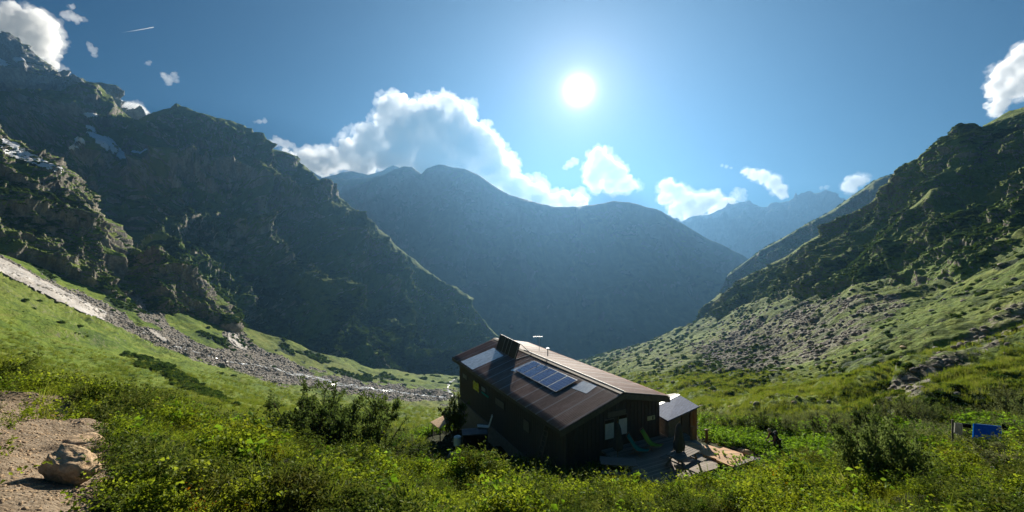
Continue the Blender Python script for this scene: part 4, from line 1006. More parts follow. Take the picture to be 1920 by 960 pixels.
for i, (px, py, D, h, lab) in enumerate(((1298, 829, 27.2, 1.0, 'thick round wooden post at the outbuilding corner beside the deck'), (1325, 824, 28.4, .65, 'short dark wooden post right of the thick one'))):
    v = at(px, py, D); z = min(fz(v.x, v.y), v.z)
    t = MB().tube([(0, 0, -.5), (0, 0, h+(v.z-z)*0)], .13 if i == 0 else .1, 12).tube([(0, 0, h), (0, 0, h+.04)], [.13, .05], 12).build('wooden_post', M['post_wood'])
    t.location = (v.x, v.y, v.z); tag(t, lab, 'post')

# the light timber table top below the far end of the hut
c4 = [at(807, 791, 36), at(824, 803, 34.6), at(845, 781, 36), at(840, 776, 37.6)]
c4 = [at(807, 791, 36.4), at(824, 804, 34.8), at(848, 783, 35.8), at(838, 776, 37.4)]
tt = empty('timber_table', c4[0], label='light timber table of two boards left of the hut above the meadow', cat='table')
mid0, mid1 = c4[0].lerp(c4[1], .8), c4[3].lerp(c4[2], .30)
for qd in ((c4[0], mid0-(mid0-c4[0]).normalized()*.03, mid1-(mid0-c4[0]).normalized()*.03, c4[3]), (mid0, c4[1], c4[2], mid1)):
    MB().slab([p-c4[0] for p in qd], .06).build('tabletop', M['pale_wood'], tt)
cc = (c4[0]+c4[1]+c4[2]+c4[3])/4
for p in c4:
    s_ = cc+(p-cc)*.78-c4[0]; MB().box(s_.x-.04, s_.x+.04, s_.y-.04, s_.y+.04, -3.0, s_.z-.07).build('leg', M['grey_wood'], tt)
# storage box, seat and drum beside the long wall
BX = at(890, 826, 30.5); gz = min(fz(BX.x, BX.y), at(0, 845, 30.5).z)
bx = empty('storage_box', (BX.x, BX.y, -13.4), .15, label='large grey-lidded dark box standing against the long wall side of the hut', cat='storage box')
MB().box(-.85, .85, -.5, .5, -1.4, .80).build('box_body', M['black'], bx, bevel=.02); MB().box(-.9, .9, -.55, .55, .802, .88).build('lid', M['grey_box'], bx, bevel=.01)
st_ = empty('folding_seat', (BX.x+.75, BX.y+.62, -12.45), .1, label='pale wooden seat with raised back behind the grey-lidded box', cat='seat')
MB().slab([(-.6, -.2, .12), (.2, -.2, 0.02), (.2, .2, 0.02), (-.6, .2, .12)], .05).build('seat', M['white_board'], st_)
MB().slab([(.2, -.2, 0.02), (.46, -.2, .82), (.46, .2, .82), (.2, .2, 0.02)], .05).build('backrest', M['white_board'], st_)
for x in (-.5, .15):
    for y in (-.17, .17): MB().box(x-.025, x+.025, y-.025, y+.025, -2.0, .0).build('leg', M['grey_wood'], st_)
dr = MB().tube([(0, 0, 0), (0, 0, .05), (0, 0, .6), (0, 0, .65)], [.24, .27, .27, .22], 16).tube([(0, 0, .66), (0, 0, .70)], [.12, .11], 12).build('plastic_drum', M['white_metal'], smooth=False)
dr.location = (BX.x-1.2, BX.y-.2, -13.45); tag(dr, 'white plastic drum left of the grey-lidded box', 'drum')
sb = MB()
for k in range(4): sb.box(-.9+.05*k, .9-.03*k, -.4+.02*k, .4-.03*k, -.5 if k == 0 else k*.12-.115, k*.12)
sb = sb.build('stone_step', M['stone']); sb.location = (BX.x-.9, BX.y-1.2, -13.9); tag(sb, 'low stack of stone slabs at the foot of the white drum', 'stone slabs')

# ------------------------------------------------------------------ washing line at the right
lx0, lx1 = at(1786, 792, 18.4), at(1902, 793, 19.2)
gz = lambda v: fz(v.x, v.y)
for i, v in enumerate((lx0, lx1)):
    p = MB().tube([(0, 0, gz(v)-v.z-.3), (0, 0, .12)], .035, 8).build('line_post', M['grey_wood']); p.location = v; tag(p, ('wooden pole holding the left end of the washing line', 'wooden pole holding the right end of the washing line')[i], 'pole')
pts = [lx0.lerp(lx1, t) - Vector((0, 0, 0.05*4*t*(1-t))) for t in np.linspace(0, 1, 9)]
ln = MB().tube([p-lx0 for p in pts], .006, 5).build('washing_line', M['black']); ln.location = lx0; tag(ln, 'thin washing line stretched above the shrubs at the right edge', 'washing line')
def hang(name, pxa, pxb, h, mat, lab, cat):
    t0, t1 = (pxa-1786)/116, (pxb-1786)/116; a = lx0.lerp(lx1, t0) - Vector((0, 0, 0.05*4*t0*(1-t0))); b = lx0.lerp(lx1, t1) - Vector((0, 0, 0.05*4*t1*(1-t1)))
    nx, nz = 16, 12; V = []
    for s_ in (-1, 1):
        for j in range(nz+1):
            for i in range(nx+1):
                p = a.lerp(b, i/nx)-a; u = j/nz
                V.append((p.x*(1-.04*u), s_*.018*(1+u*.3)+.05*u*math.sin(i*1.1+.6), p.z-u*h*(1-.04*math.sin(i*.9))))
    n1_ = (nx+1)*(nz+1); Fc = []
    for s_ in (0, 1):
        for j in range(nz):
            for i in range(nx): k = s_*n1_+j*(nx+1)+i; Fc.append((k, k+1, k+nx+2, k+nx+1))
    for i in range(nx): Fc.append((i, n1_+i, n1_+i+1, i+1))
    o = MB().add(V, Fc).build(name, mat, smooth=True); o.location = a; tag(o, lab, cat)
hang('blue_towel', 1824, 1863, .66, M['blue_cloth'], 'bright blue cloth on the washing line above the right shrubs', 'blue cloth')
hang('black_garment', 1801, 1815, .17, M['black_cloth'], 'small black garment between the pale cloth and the blue cloth', 'garment')
hang('pale_garment', 1790, 1800, .48, M['pale_cloth'], 'pale grey cloth hanging at the left end of the washing line', 'garment')
hang('black_garment', 1879, 1896, .30, M['black_cloth'], 'black garment right of the bright blue cloth on the line', 'garment')

# ------------------------------------------------------------------ rocks
import bmesh
PLACED = []
def rock_mesh(name, seed, sub=4, elong=(1.25, .9, .75), flat=.5):
    bm = bmesh.new(); bmesh.ops.create_icosphere(bm, subdivisions=sub, radius=1); rg = np.random.default_rng(seed)
    V = np.array([v.co for v in bm.verts]); d = V/np.linalg.norm(V, axis=1, keepdims=True)
    for k in range(14):                       # cleave flat facets
        n = rg.normal(size=3); n /= np.linalg.norm(n); h = rg.uniform(.55, .85); s_ = V@n; m_ = s_ > h; V[m_] -= np.outer((s_[m_]-h)*.85, n)
    V = V + d*(fbm(d, .9, 5, seed=seed)*.16)[:, None] + d*(fbm(d, .2, 4, .6, seed=seed)*.03)[:, None]; V = V*np.array(elong)
    for v, c in zip(bm.verts, V): v.co = c
    me = bpy.data.meshes.new(name); bm.to_mesh(me); bm.free(); me.polygons.foreach_set('use_smooth', [True]*len(me.polygons)); return me
def hit(px, py):
    for D in np.geomspace(2, 80, 900):
        v = at(px, py, D)
        if v.z < fz(v.x, v.y): return v
    return at(px, py, 60)
rk = rock_mesh('boulder', 5, 5, (1.25, .9, .92)); o = link_mesh('boulder', rk, M['tan_rock'])
v = hit(104, 905); o.location = (v.x, v.y+.10, fz(v.x, v.y+.1)+.10); s_ = 50/F*v.y*.86; o.scale = (s_, s_, s_); o.rotation_euler = (.1, .52, .25)
tag(o, 'tan boulder sitting on the gravel at the lower left', 'boulder')
o = link_mesh('boulder', rock_mesh('boulder', 8, 4, (1.3, .9, .45)), M['tan_rock']); v2 = hit(120, 838); o.location = (v2.x, v2.y+.25, fz(v2.x, v2.y+.25)+.02); s_ = 34/F*v2.y; o.scale = (s_, s_, s_)
tag(o, 'flat tan rock just behind the tan boulder', 'boulder')
rks = [rock_mesh('boulder', 20+i, 3, (1.2, .9, .6)) for i in range(5)]
def rock_of(mat):
    k = rg.integers(5); key = (int(k), mat.name)
    if key not in RK:
        RK[key] = rks[k].copy(); RK[key].materials.clear(); RK[key].materials.append(mat)
    return link_mesh('boulder', RK[key], None)
RK = {}
rg = np.random.default_rng(11)
terr = [(1384,866,11),(1402,872,15),(1420,868,12),(1438,858,10),(1412,884,13),(1392,884,9),(1372,838,12),(1352,836,9),(1389,846,8),(1400,852,10),(1378,856,8),(1452,862,12),(1436,880,11),(1468,870,9),(1310,836,6),(1322,842,6),(1498,874,14),(1880,893,16),(1856,902,13),(1905,900,11),(1306,905,7),(1252,893,7),(1420,898,8)]
for px, py, r_ in terr:
    v = hit(px, py); o = rock_of(M['tan_rock'] if rg.random() < .45 else M['grey_rock'])
    s_ = r_/F*v.y; o.location = (v.x, v.y, fz(v.x, v.y)+s_*.22); o.scale = (s_*1.1, s_, s_); o.rotation_euler = (rg.uniform(-.2, .2), rg.uniform(-.2, .2), rg.uniform(0, 6))
    PLACED.append((o, px, py, r_, 'tan' if o.data.materials and o.data.materials[0] == M['tan_rock'] else 'grey', 'rock', 'loose rocks around the deck and right foreground'))
def surf_at(S, px, py, t0=0):
    d = (S['u']-px)**2+(S['v']-py)**2 + (S['T'] < t0)*1e6; k = np.unravel_index(np.argmin(d), d.shape); return S['P'][k], S['n'][k]
mats_r = [M['grey_rock'], M['tan_rock']]
slope = [(1762,722,13),(1744,730,9),(1478,695,7),(1455,700,9),(1582,724,6),(1280,682,8),(1412,757,5),(1370,765,4),(1694,652,6),(1886,700,8),(1840,722,7),(1530,666,5),(1752,652,5),(1806,553,5),(1748,582,4),(1604,664,4),(1640,690,4),(1660,762,5),(1795,740,6),(1860,745,6),(1815,715,5),(1900,655,6),(1870,640,4),(1560,690,4),(1500,640,4),(1430,660,4),(1385,690,5),(1350,700,4),(1340,735,4),(1440,740,4),(1240,712,4),(1220,725,5),(1310,715,4),(1700,690,4),(1720,618,4),(1850,600,5),(1905,590,4),(1540,742,4),(1602,748,4),(1490,755,5)]
for px, py, r_ in slope:
    p, n_ = surf_at(S_right, px, py, .2); s_ = r_/F*p[1]; o = rock_of(mats_r[int(rg.random() < .25)])
    o.location = p+n_*s_*.15; o.scale = (s_*rg.uniform(.9, 1.2), s_, s_*rg.uniform(.8, 1.1)); o.rotation_euler = (rg.uniform(-.3, .3), rg.uniform(-.3, .3), rg.uniform(0, 6))
    PLACED.append((o, px, py, r_, 'tan' if o.material_slots[0].material == M['tan_rock'] else 'grey', 'boulder', 'boulders on the right slope'))

# ------------------------------------------------------------------ the person
def body(name, pts, edges, rad, mat, parent, loc=(0, 0, 0), sub=2, root=0):
    me = bpy.data.meshes.new(name); me.from_pydata(pts, edges, []); o = link_mesh(name, me, mat, parent); o.location = loc
    sk = o.modifiers.new('skin', 'SKIN'); sk.use_smooth_shade = True
    if not me.skin_vertices: me.attributes.new  # the layer is added below when missing
    import bmesh
    bm = bmesh.new(); bm.from_mesh(me); lay = bm.verts.layers.skin.verify()
    bm.verts.ensure_lookup_table()
    for i, v in enumerate(bm.verts): v[lay].radius = rad[i] if isinstance(rad[i], tuple) else (rad[i], rad[i]); v[lay].use_root = (i == root)
    bm.to_mesh(me); bm.free()
    s = o.modifiers.new('sub', 'SUBSURF'); s.levels = s.render_levels = sub
    return o
M['skin'] = plain('skin', (.42, .24, .17), .55, var=.08); M['jacket'] = plain('dark_jacket', (.018, .022, .028), .8, var=.2)
M['trousers'] = plain('dark_trousers', (.045, .045, .04), .85); M['shirt'] = plain('reddish_shirt', (.22, .09, .08), .8); M['hair'] = plain('light_hair', (.34, .26, .17), .7, scale=60)
pv_ = hit(1457, 852); pz = fz(pv_.x, pv_.y)
pe = empty('person', (pv_.x, pv_.y, pz), R(8), label='person in dark clothes bending forward among the plants right of the deck', cat='person')
# faces -x (left in the photo), bent forward at the hips
J = [(0,0,.88),(-.08,0,1.02),(-.20,0,1.16),(-.31,0,1.27),(-.38,0,1.33),(-.44,0,1.37),
     (.02,.10,.84),(-.10,.13,.48),(.02,.14,.09),(-.10,.15,.035),
     (.02,-.10,.84),(.10,-.12,.48),(.24,-.13,.10),(.12,-.14,.035),
     (-.30,.19,1.24),(-.36,.24,.98),(-.55,.16,.88),(-.30,-.19,1.24),(-.38,-.25,.98),(-.56,-.18,.90)]
Ed = [(0,1),(1,2),(2,3),(3,4),(4,5),(0,6),(6,7),(7,8),(8,9),(0,10),(10,11),(11,12),(12,13),(3,14),(14,15),(15,16),(3,17),(17,18),(18,19)]
Rd = [(.13,.16),(.12,.15),(.13,.17),(.12,.16),.06,.055,.095,.065,.045,.045,.095,.065,.045,.045,.065,.045,.032,.065,.045,.032]
bd_ = body('body', J, Ed, Rd, M['jacket'], pe)
body('trousers', [J[0]]+J[6:9]+J[10:13], [(0,1),(1,2),(2,3),(0,4),(4,5),(5,6)], [(.145,.175),.105,.075,.058,.105,.075,.058], M['trousers'], pe)
import bmesh
bm = bmesh.new(); bmesh.ops.create_uvsphere(bm, u_segments=20, v_segments=14, radius=1)
for v in bm.verts:
    x, y, z = v.co; v.co = (x*.098*(1.0+.12*(z > 0)), y*.076, z*.118 if z > 0 else z*.125)
    if x < -.3 and abs(y) < .3 and abs(z) < .25: v.co.x -= .022*(1-abs(y)/.3)       # nose
    if x < -.3 and abs(z-.15) < .2 and .25 < abs(y) < .55: v.co.x += .010            # eye sockets
for s in (-1, 1): bmesh.ops.create_icosphere(bm, subdivisions=2, radius=.022, matrix=Matrix.Translation((.005, s*.076, 0)))
me = bpy.data.meshes.new('head'); bm.to_mesh(me); bm.free(); me.polygons.foreach_set('use_smooth', [True]*len(me.polygons))
hd = link_mesh('head', me, M['skin'], pe); hd.location = (-.50, 0, 1.44); hd.rotation_euler = (0, -.55, 0)
bm = bmesh.new(); bmesh.ops.create_uvsphere(bm, u_segments=20, v_segments=12, radius=1)
for v in bm.verts: x, y, z = v.co; v.co = (x*.104+.016, y*.086, max(z, -.25-.5*(x > .2))*.125+.018)
me = bpy.data.meshes.new('hair'); bm.to_mesh(me); bm.free(); hr = link_mesh('hair', me, M['hair'], hd)
for s, (w_, e_) in ((1, (16, 15)), (-1, (19, 18))):
    wpt = Vector(J[w_]); dr_ = (wpt-Vector(J[e_])).normalized(); pl = wpt+dr_*.09; P = [tuple(wpt), tuple(pl)]; E_ = [(0, 1)]; Rr = [.028, (.042, .018)]
    for k in range(4):
        b = pl+Vector((0, (k-1.5)*.021, 0))-dr_*.01; L = (.068, .078, .074, .060)[k]; i0 = len(P)
        P += [tuple(b+dr_*.015), tuple(b+dr_*L*.6+Vector((0, 0, -.012))), tuple(b+dr_*L+Vector((0, 0, -.035)))]; E_ += [(1, i0), (i0, i0+1), (i0+1, i0+2)]; Rr += [.009, .0085, .0075]
    t0_ = wpt+dr_*.035+Vector((0, -s*.03, 0)); i0 = len(P); P += [tuple(t0_), tuple(t0_+dr_*.035+Vector((0, -s*.02, -.015)))]; E_ += [(0, i0), (i0, i0+1)]; Rr += [.012, .009]
    body('hand', P, E_, Rr, M['skin'], pe, sub=1)
    sv = [Vector(J[14 if s == 1 else 17]), Vector(J[e_]), wpt]; body('sleeve', [tuple(sv[0]), tuple(sv[1]), tuple(sv[2]-dr_*.02)], [(0, 1), (1, 2)], [.075, .056, .043], M['shirt'], pe)
body('backpack', [(-.02,0,1.16),(-.10,0,1.28),(-.18,0,1.38)], [(0,1),(1,2)], [(.12,.15),(.13,.16),(.09,.13)], M['trousers'], pe)

# ------------------------------------------------------------------ vegetation
LM = {
 'bil': leaf_mat('bilberry_leaves', [(.25, (.055,.085,.012)), (.5, (.145,.205,.026)), (.75, (.27,.33,.05))], .5, .4, patch=(.15, .15, .02)),
 'rho': leaf_mat('rhododendron_leaves', [(.25, (.026,.048,.012)), (.5, (.075,.115,.022)), (.8, (.17,.19,.045))], .35, .35, patch=(.10, .075, .02)),
 'red': leaf_mat('yellow_red_leaves', [(.25, (0.248, 0.202, 0.023)), (.5, (0.372, 0.264, 0.031)), (.8, (0.403, 0.139, 0.031))], .5, .5),
 'grass': leaf_mat('grass_blades', [(.25, (.08,.12,.018)), (.5, (.14,.19,.03)), (.8, (.24,.25,.07))], .5, .5),
 'herb': leaf_mat('broad_leaves', [(.25, (.06,.12,.016)), (.5, (.13,.24,.03)), (.8, (.22,.34,.06))], .5, .4),
 'alder': leaf_mat('alder_leaves', [(.25, (.045,.075,.022)), (.55, (.10,.145,.04)), (.85, (.22,.26,.11))], .4, .5, spec=.15),
 'willow': leaf_mat('willow_leaves', [(.25, (.055,.075,.028)), (.55, (.12,.145,.055)), (.85, (.25,.27,.13))], .4, .5, spec=.12)}
M['twig'] = plain('twigs', (.07, .05, .035), .9)
def leaves_arrays(base, direc, L, W, droop=.25, rg=rng, fold=.25):
    """one folded 6-point leaf for each base point (numpy arrays) -> verts, quads"""
    n = len(base); d = direc/np.linalg.norm(direc, axis=1, keepdims=True)
    r = rg.normal(size=(n, 3)); s = np.cross(d, r); s /= np.linalg.norm(s, axis=1, keepdims=True); u = np.cross(s, d)
    L = np.asarray(L).reshape(-1, 1)*np.ones((n, 1)); W = np.asarray(W).reshape(-1, 1)*np.ones((n, 1))
    mid = base + d*L*.5 - np.array([0, 0, 1])*L*droop*.15; tip = base + d*L - np.array([0, 0, 1])*L*droop
    a = mid - s*W*.5 + u*W*fold; b = mid + s*W*.5 + u*W*fold
    V = np.stack([base, a, tip, b, mid], 1).reshape(-1, 3); k = np.arange(n)[:, None]*5
    Fq = np.concatenate([k+np.array([[0, 4, 1]]), k+np.array([[1, 4, 2]]), k+np.array([[0, 3, 4]]), k+np.array([[3, 2, 4]])], 0)
    return V, Fq
def sprig(name, mat, n, H, spread, L, W, seed, stems=5, up=.6):
    rg = np.random.default_rng(seed); base = []; dirs = []
    tips = [np.array([rg.normal()*spread*.6, rg.normal()*spread*.6, H*rg.uniform(.75, 1.05)]) for _ in range(stems)]
    for i in range(n):
        t = tips[i % stems]; q = rg.uniform(.25, 1)**.6; p = t*q*np.array([q, q, 1]) + rg.normal(size=3)*.008
        a = rg.uniform(0, 6.28); base.append(p); dirs.append([math.cos(a), math.sin(a), rg.normal()*.4+up])
    V, Fq = leaves_arrays(np.array(base), np.array(dirs), rg.uniform(.7, 1.2, n)*L, rg.uniform(.7, 1.2, n)*W, .2, rg)
    me = np_mesh(name, V, Fq, smooth=False); me.materials.append(mat); return me
def blades(name, mat, n, H, spread, W, seed):
    rg = np.random.default_rng(seed); V = []; Fq = []
    for i in range(n):
        b = np.array([rg.normal()*spread*.4, rg.normal()*spread*.4, 0]); a = rg.uniform(0, 6.28); d = np.array([math.cos(a), math.sin(a), 0]); s = np.array([-d[1], d[0], 0])*W; h = H*rg.uniform(.6, 1.1); l = h*rg.uniform(.2, .6); k = len(V)
        V += [b-s, b+s, b+d*l*.35+[0, 0, h*.6]+s*.7, b+d*l*.35+[0, 0, h*.6]-s*.7, b+d*l+[0, 0, h]+s*.15, b+d*l+[0, 0, h]-s*.15]; Fq += [(k, k+1, k+2, k+3), (k+3, k+2, k+4, k+5)]
    me = np_mesh(name, V, Fq, smooth=False); me.materials.append(mat); return me
def scatter(name, pts, scale, rotz, idx, meshes, kind='stuff', tilt=None):
    """many small copies as one piece of ground cover"""
    src = bpy.data.collections.new(name+'_kinds')
    for i, me in enumerate(meshes):
        o = bpy.data.objects.new('%s_%02d' % (name+'_kind', i), me); src.objects.link(o)
    me = bpy.data.meshes.new(name); me.vertices.add(len(pts)); me.vertices.foreach_set('co', np.asarray(pts, np.float32).ravel())
    a = me.attributes.new('scl', 'FLOAT', 'POINT'); a.data.foreach_set('value', np.asarray(scale, np.float32))
    a = me.attributes.new('rot', 'FLOAT_VECTOR', 'POINT'); rv = np.zeros((len(pts), 3), np.float32); rv[:, 2] = rotz
    if tilt is not None: rv[:, :2] = tilt
    a.data.foreach_set('vector', rv.ravel())
    a = me.attributes.new('knd', 'INT', 'POINT'); a.data.foreach_set('value', np.asarray(idx, np.int32))
    o = link_mesh(name, me, None); g = bpy.data.node_groups.new(name, 'GeometryNodeTree')
    g.interface.new_socket('Geometry', in_out='INPUT', socket_type='NodeSocketGeometry'); g.interface.new_socket('Geometry', in_out='OUTPUT', socket_type='NodeSocketGeometry')
    gi, go = g.nodes.new('NodeGroupInput'), g.nodes.new('NodeGroupOutput'); ip = g.nodes.new('GeometryNodeInstanceOnPoints'); ci = g.nodes.new('GeometryNodeCollectionInfo')
    ci.inputs['Collection'].default_value = src; ci.inputs['Separate Children'].default_value = True; ci.inputs['Reset Children'].default_value = True
    def na(nm, ty):
        n = g.nodes.new('GeometryNodeInputNamedAttribute'); n.data_type = ty; n.inputs['Name'].default_value = nm; return n.outputs['Attribute']
    l = g.links.new; l(gi.outputs[0], ip.inputs['Points']); l(ci.outputs[0], ip.inputs['Instance']); ip.inputs['Pick Instance'].default_value = True
    l(na('knd', 'INT'), ip.inputs['Instance Index']); l(na('rot', 'FLOAT_VECTOR'), ip.inputs['Rotation']); l(na('scl', 'FLOAT'), ip.inputs['Scale']); l(ip.outputs[0], go.inputs[0])
    md = o.modifiers.new('scatter', 'NODES'); md.node_group = g
    return tag(o, kind=kind)

# near ground cover
kinds = [sprig('bil', LM['bil'], 70, .24, .16, .036, .022, 1), sprig('bil', LM['bil'], 62, .30, .17, .038, .023, 2), sprig('bil', LM['bil'], 60, .20, .18, .032, .020, 3),
         sprig('rho', LM['rho'], 80, .30, .18, .042, .014, 4, up=.9), sprig('rho', LM['rho'], 90, .36, .2, .045, .015, 5, up=.9),
         sprig('red', LM['red'], 50, .22, .13, .026, .015, 6), blades('grass', LM['grass'], 26, .34, .14, .0035, 7), sprig('herb', LM['herb'], 26, .30, .2, .085, .05, 8, up=.3),
         sprig('fine', LM['bil'], 110, .16, .15, .014, .008, 9)]
def ok_ground(X, Y):
    lx, ly = hut_local(X, Y)
    side = (lx > -8.5) & (lx < -4) & (ly > 5) & (ly < 17)
    inhut = (lx > -4.6) & (lx < 3.6) & (ly > -.2) & (ly < 20)
    deck = (lx > -1.8) & (lx < 5.3) & (ly > -4.3) & (ly < 2.4)
    px, py = CX+F*X/Y, H0-F*fore_base(X, Y)/Y
    d2 = in_poly(px, py, [(1240,820),(1330,828),(1400,848),(1420,862),(1375,882),(1300,888),(1230,890)])
    anx = in_poly(px, py, [(1225,795),(1315,795),(1315,850),(1225,850)]) & (Y > 24)
    return ~(inhut | deck | d2 | anx | side)
def near_points(n, D0, D1, pw, gravel_keep=.06, seed=0):
    rg = np.random.default_rng(seed); u = rg.random(n); e = 2-pw      # areal density ~ D^-pw
    D = (D0**e + u*(D1**e-D0**e))**(1/e); X = rg.uniform(-1.75, 1.75, n)*D
    gm = gravel_mask(X, D); ok = ok_ground(X, D) & (~gm | (rg.random(n) < gravel_keep)); ok &= ~((CX+F*X/D < 260) & (D < 5) & (rg.random(n) > .35)); ppx, ppy = CX+F*X/D, H0-F*fore_base(X, D)/D; ok &= ~((ppx > 20) & (ppx < 200) & (ppy > 800) & (ppy < 985) & (D > 1.9) & (D < 9)) & ~((ppx > 1775) & (ppx < 1915) & (D > 11) & (D < 18.8) & (rg.random(n) > .12)); X, D = X[ok], D[ok]
    return np.stack([X, D, fore_z(X, D)], -1), rg
P, rg = near_points(84000, 1.9, 17, .75, seed=1)
pn = fbm(P, 1.6, 4, seed=2); pn2 = fbm(P, 3.2, 3, seed=8); n = len(P); r_ = rg.random(n)
idx = np.where(pn > .16, rg.integers(3, 5, n), rg.integers(0, 3, n)); idx = np.where((pn2 > .25) & (r_ < .6), 8, idx); idx = np.where((pn2 < -.15) & (r_ < .10), 5, idx)
idx = np.where((r_ > .975) & (P[:, 1] > 5), 7, idx); idx = np.where((r_ < .03), 6, idx); idx = np.where((r_ > .965) & (r_ < .972), 5, idx)
sc = rg.uniform(.65, 1.1, n)*(.68+P[:, 1]/24)*(1+1.5*np.clip(fbm(P, 1.1, 3, seed=12), -.3, .6)); sc *= np.where(P[:, 1] < 3, .8, 1)
scatter('ground_cover', P - np.array([0, 0, .03]), sc, rg.uniform(0, 6.28, n), idx, kinds, tilt=rg.normal(size=(n, 2))*.22)
P, rg = near_points(54000, 15, 58, 1.0, .15, seed=2)
n = len(P); pn = fbm(P, 6, 4, seed=2); r_ = rg.random(n)
kinds2 = [sprig('herb', LM['herb'], 60, .5, .35, .13, .075, 21, stems=7, up=.3), sprig('rho', LM['rho'], 110, .5, .35, .07, .03, 22, stems=8, up=.8), sprig('bil', LM['bil'], 110, .42, .35, .06, .034, 23, stems=8),
          sprig('wil', LM['willow'], 120, .8, .4, .07, .028, 24, stems=8, up=.9), blades('grass', LM['grass'], 60, .5, .35, .008, 25)]
idx = np.where(pn > .2, 1, np.where(pn < -.2, 0, 2)); idx = np.where(r_ < .14, 3, idx); idx = np.where(r_ > .9, 4, idx)
pxx = CX+F*P[:, 0]/P[:, 1]; idx = np.where((pxx > 1300) & (P[:, 1] < 32) & (pxx < 1560) & (r_ < .7), 0, idx)
scatter('undergrowth', P - np.array([0, 0, .05]), rg.uniform(.6, 1.15, n)*(1+P[:, 1]/90), rg.uniform(0, 6.28, n), idx, kinds2, tilt=rg.normal(size=(n, 2))*.15)
# gravel on the bare patch
pb = [rock_mesh('pebble', 60+i, 1, (1.2, .9, .6)) for i in range(3)]
for x in pb: x.materials.append(M['tan_rock'])
rg = np.random.default_rng(5); D = rg.uniform(1.9, 13, 60000)**1.0; X = rg.uniform(-1.35, 1.3, 60000)*D; k = gravel_mask(X, D); X, D = X[k], D[k]; n = len(X)
scatter('gravel', np.stack([X, D, fore_z(X, D)], -1), .006+.02*rg.random(n)**4+.004*rg.random(n), rg.uniform(0, 6.28, n), rg.integers(0, 3, n), pb)

# shrubs: each one a thing with foliage and stems
def shrub_meshes(mat, seed, n=2600, L=.06, W=.035, h=1.0, dense=1.0, stems=16, wide=.75):
    rg = np.random.default_rng(seed); st = MB(); base = []; dirs = []
    for k in range(stems):
        a = rg.uniform(0, 6.28); q = rg.uniform(.15, 1)**.6*wide; top = np.array([math.cos(a)*q, math.sin(a)*q, h*rg.uniform(.55, 1.0)*(1-.35*q)]); b0 = np.array([math.cos(a)*q*.12, math.sin(a)*q*.12, 0])
        mid = b0*.4+top*.6+[0, 0, -.05+.0*q]; st.tube([b0, (b0+mid)/2+np.array([0, 0, .03]), mid, top], [.018, .014, .010, .004], 5)
        nb = 9
        for j in range(nb):
            t = rg.uniform(.3, 1.0); p0 = b0+(top-b0)*t; d = rg.normal(size=3); d[2] = abs(d[2])*.5+.1; d[:2] += top[:2]*1.2; d /= np.linalg.norm(d); l = rg.uniform(.10, .26)*h; p1 = p0+d*l
            st.tube([p0, p1], [.006, .002], 4)
            m_ = int(n/(stems*nb)); tt_ = rg.uniform(0, 1.05, m_)**.7; bp = p0+np.outer(tt_, p1-p0)+rg.normal(size=(m_, 3))*.022*h; base.append(bp)
            dd = rg.normal(size=(m_, 3))*.8+d; dd[:, 2] += .25; dirs.append(dd)
    base = np.concatenate(base); dirs = np.concatenate(dirs); m_ = len(base)
    V, Fq = leaves_arrays(base, dirs, rg.uniform(.6, 1.2, m_)*L, rg.uniform(.6, 1.2, m_)*W, .25, rg)
    lm = np_mesh('foliage', V, Fq, smooth=False); lm.materials.append(mat)
    sm = bpy.data.meshes.new('stem'); sm.from_pydata(st.v, [], st.f); sm.materials.append(M['twig']); return lm, sm
SK = {'alder': [shrub_meshes(LM['alder'], 100+i, 4200, .05, .036) for i in range(3)],
      'big': [shrub_meshes(LM['alder'], 120+i, 17000, .040, .027, stems=34, wide=.8) for i in range(2)],
      'willow': [shrub_meshes(LM['willow'], 200+i, 4200, .055, .022) for i in range(3)],
      'herb': [shrub_meshes(LM['herb'], 300+i, 1500, .11, .07, stems=9) for i in range(2)],
      'near': [shrub_meshes(LM['alder'], 400, 12000, .052, .038, stems=34, wide=.7)],
      'slim': [shrub_meshes(LM['alder'], 500, 1800, .05, .030, stems=6, wide=.28)],
      'dark': [shrub_meshes(LM['rho'], 600+i, 4200, .06, .035) for i in range(2)]}
def shrub(kind, px, D, hpx, wpx, label, group=None, zoff=0, rg=np.random.default_rng(77), base_py=None):
    lm, sm = SK[kind][rg.integers(len(SK[kind]))]; X = (px-CX)/F*D; z = fz(X, D) if base_py is None else (H0-base_py)/F*D
    wide = {'slim': .32, 'near': .8, 'big': .9}.get(kind, .85)
    e = empty('shrub', (X, D, z-.05+zoff), rg.uniform(0, 6.28), label=label, cat='shrub', group=group)
    sz = hpx/F*D*1.08; sx = wpx/F*D/2/wide; e.scale = (sx, sx, sz)
    a = link_mesh('foliage', lm, None, e); b = link_mesh('stem', sm, None, e); return e
shrub('big', 590, 14.6, 140, 200, 'dark small-leaved shrub on the brow, left one of the dense pair')
shrub('big', 672, 15.2, 150, 190, 'dark small-leaved shrub on the brow, right one of the dense pair')
shrub('slim', 513, 14.5, 85, 40, 'slim upright sapling just left of the dense dark pair of shrubs')
shrub('dark', 765, 17, 75, 150, 'low spreading dark green shrub right of the dense pair, left of the storage box')
shrub('herb', 318, 10.5, 52, 46, 'bright fresh-green shrub standing up from the brow at left')
shrub('alder', 362, 12, 40, 60, 'small dark shrub right of the bright fresh-green one')
shrub('dark', 170, 8.5, 30, 90, 'low dark shrub at the upper edge of the gravel patch')
shrub('herb', 1030, 15.5, 62, 56, 'leafy green shrub in front of the hut’s dark gable corner'.replace('’s', ''))
shrub('herb', 955, 15.5, 48, 90, 'broad-leaved bush below the ladder, in front of the long wall')
shrub('alder', 905, 16.5, 42, 60, 'short bush at the foot of the grey-lidded box')
shrub('dark', 855, 34, 88, 66, 'tall dark green bush against the far end of the long hut wall', base_py=822)
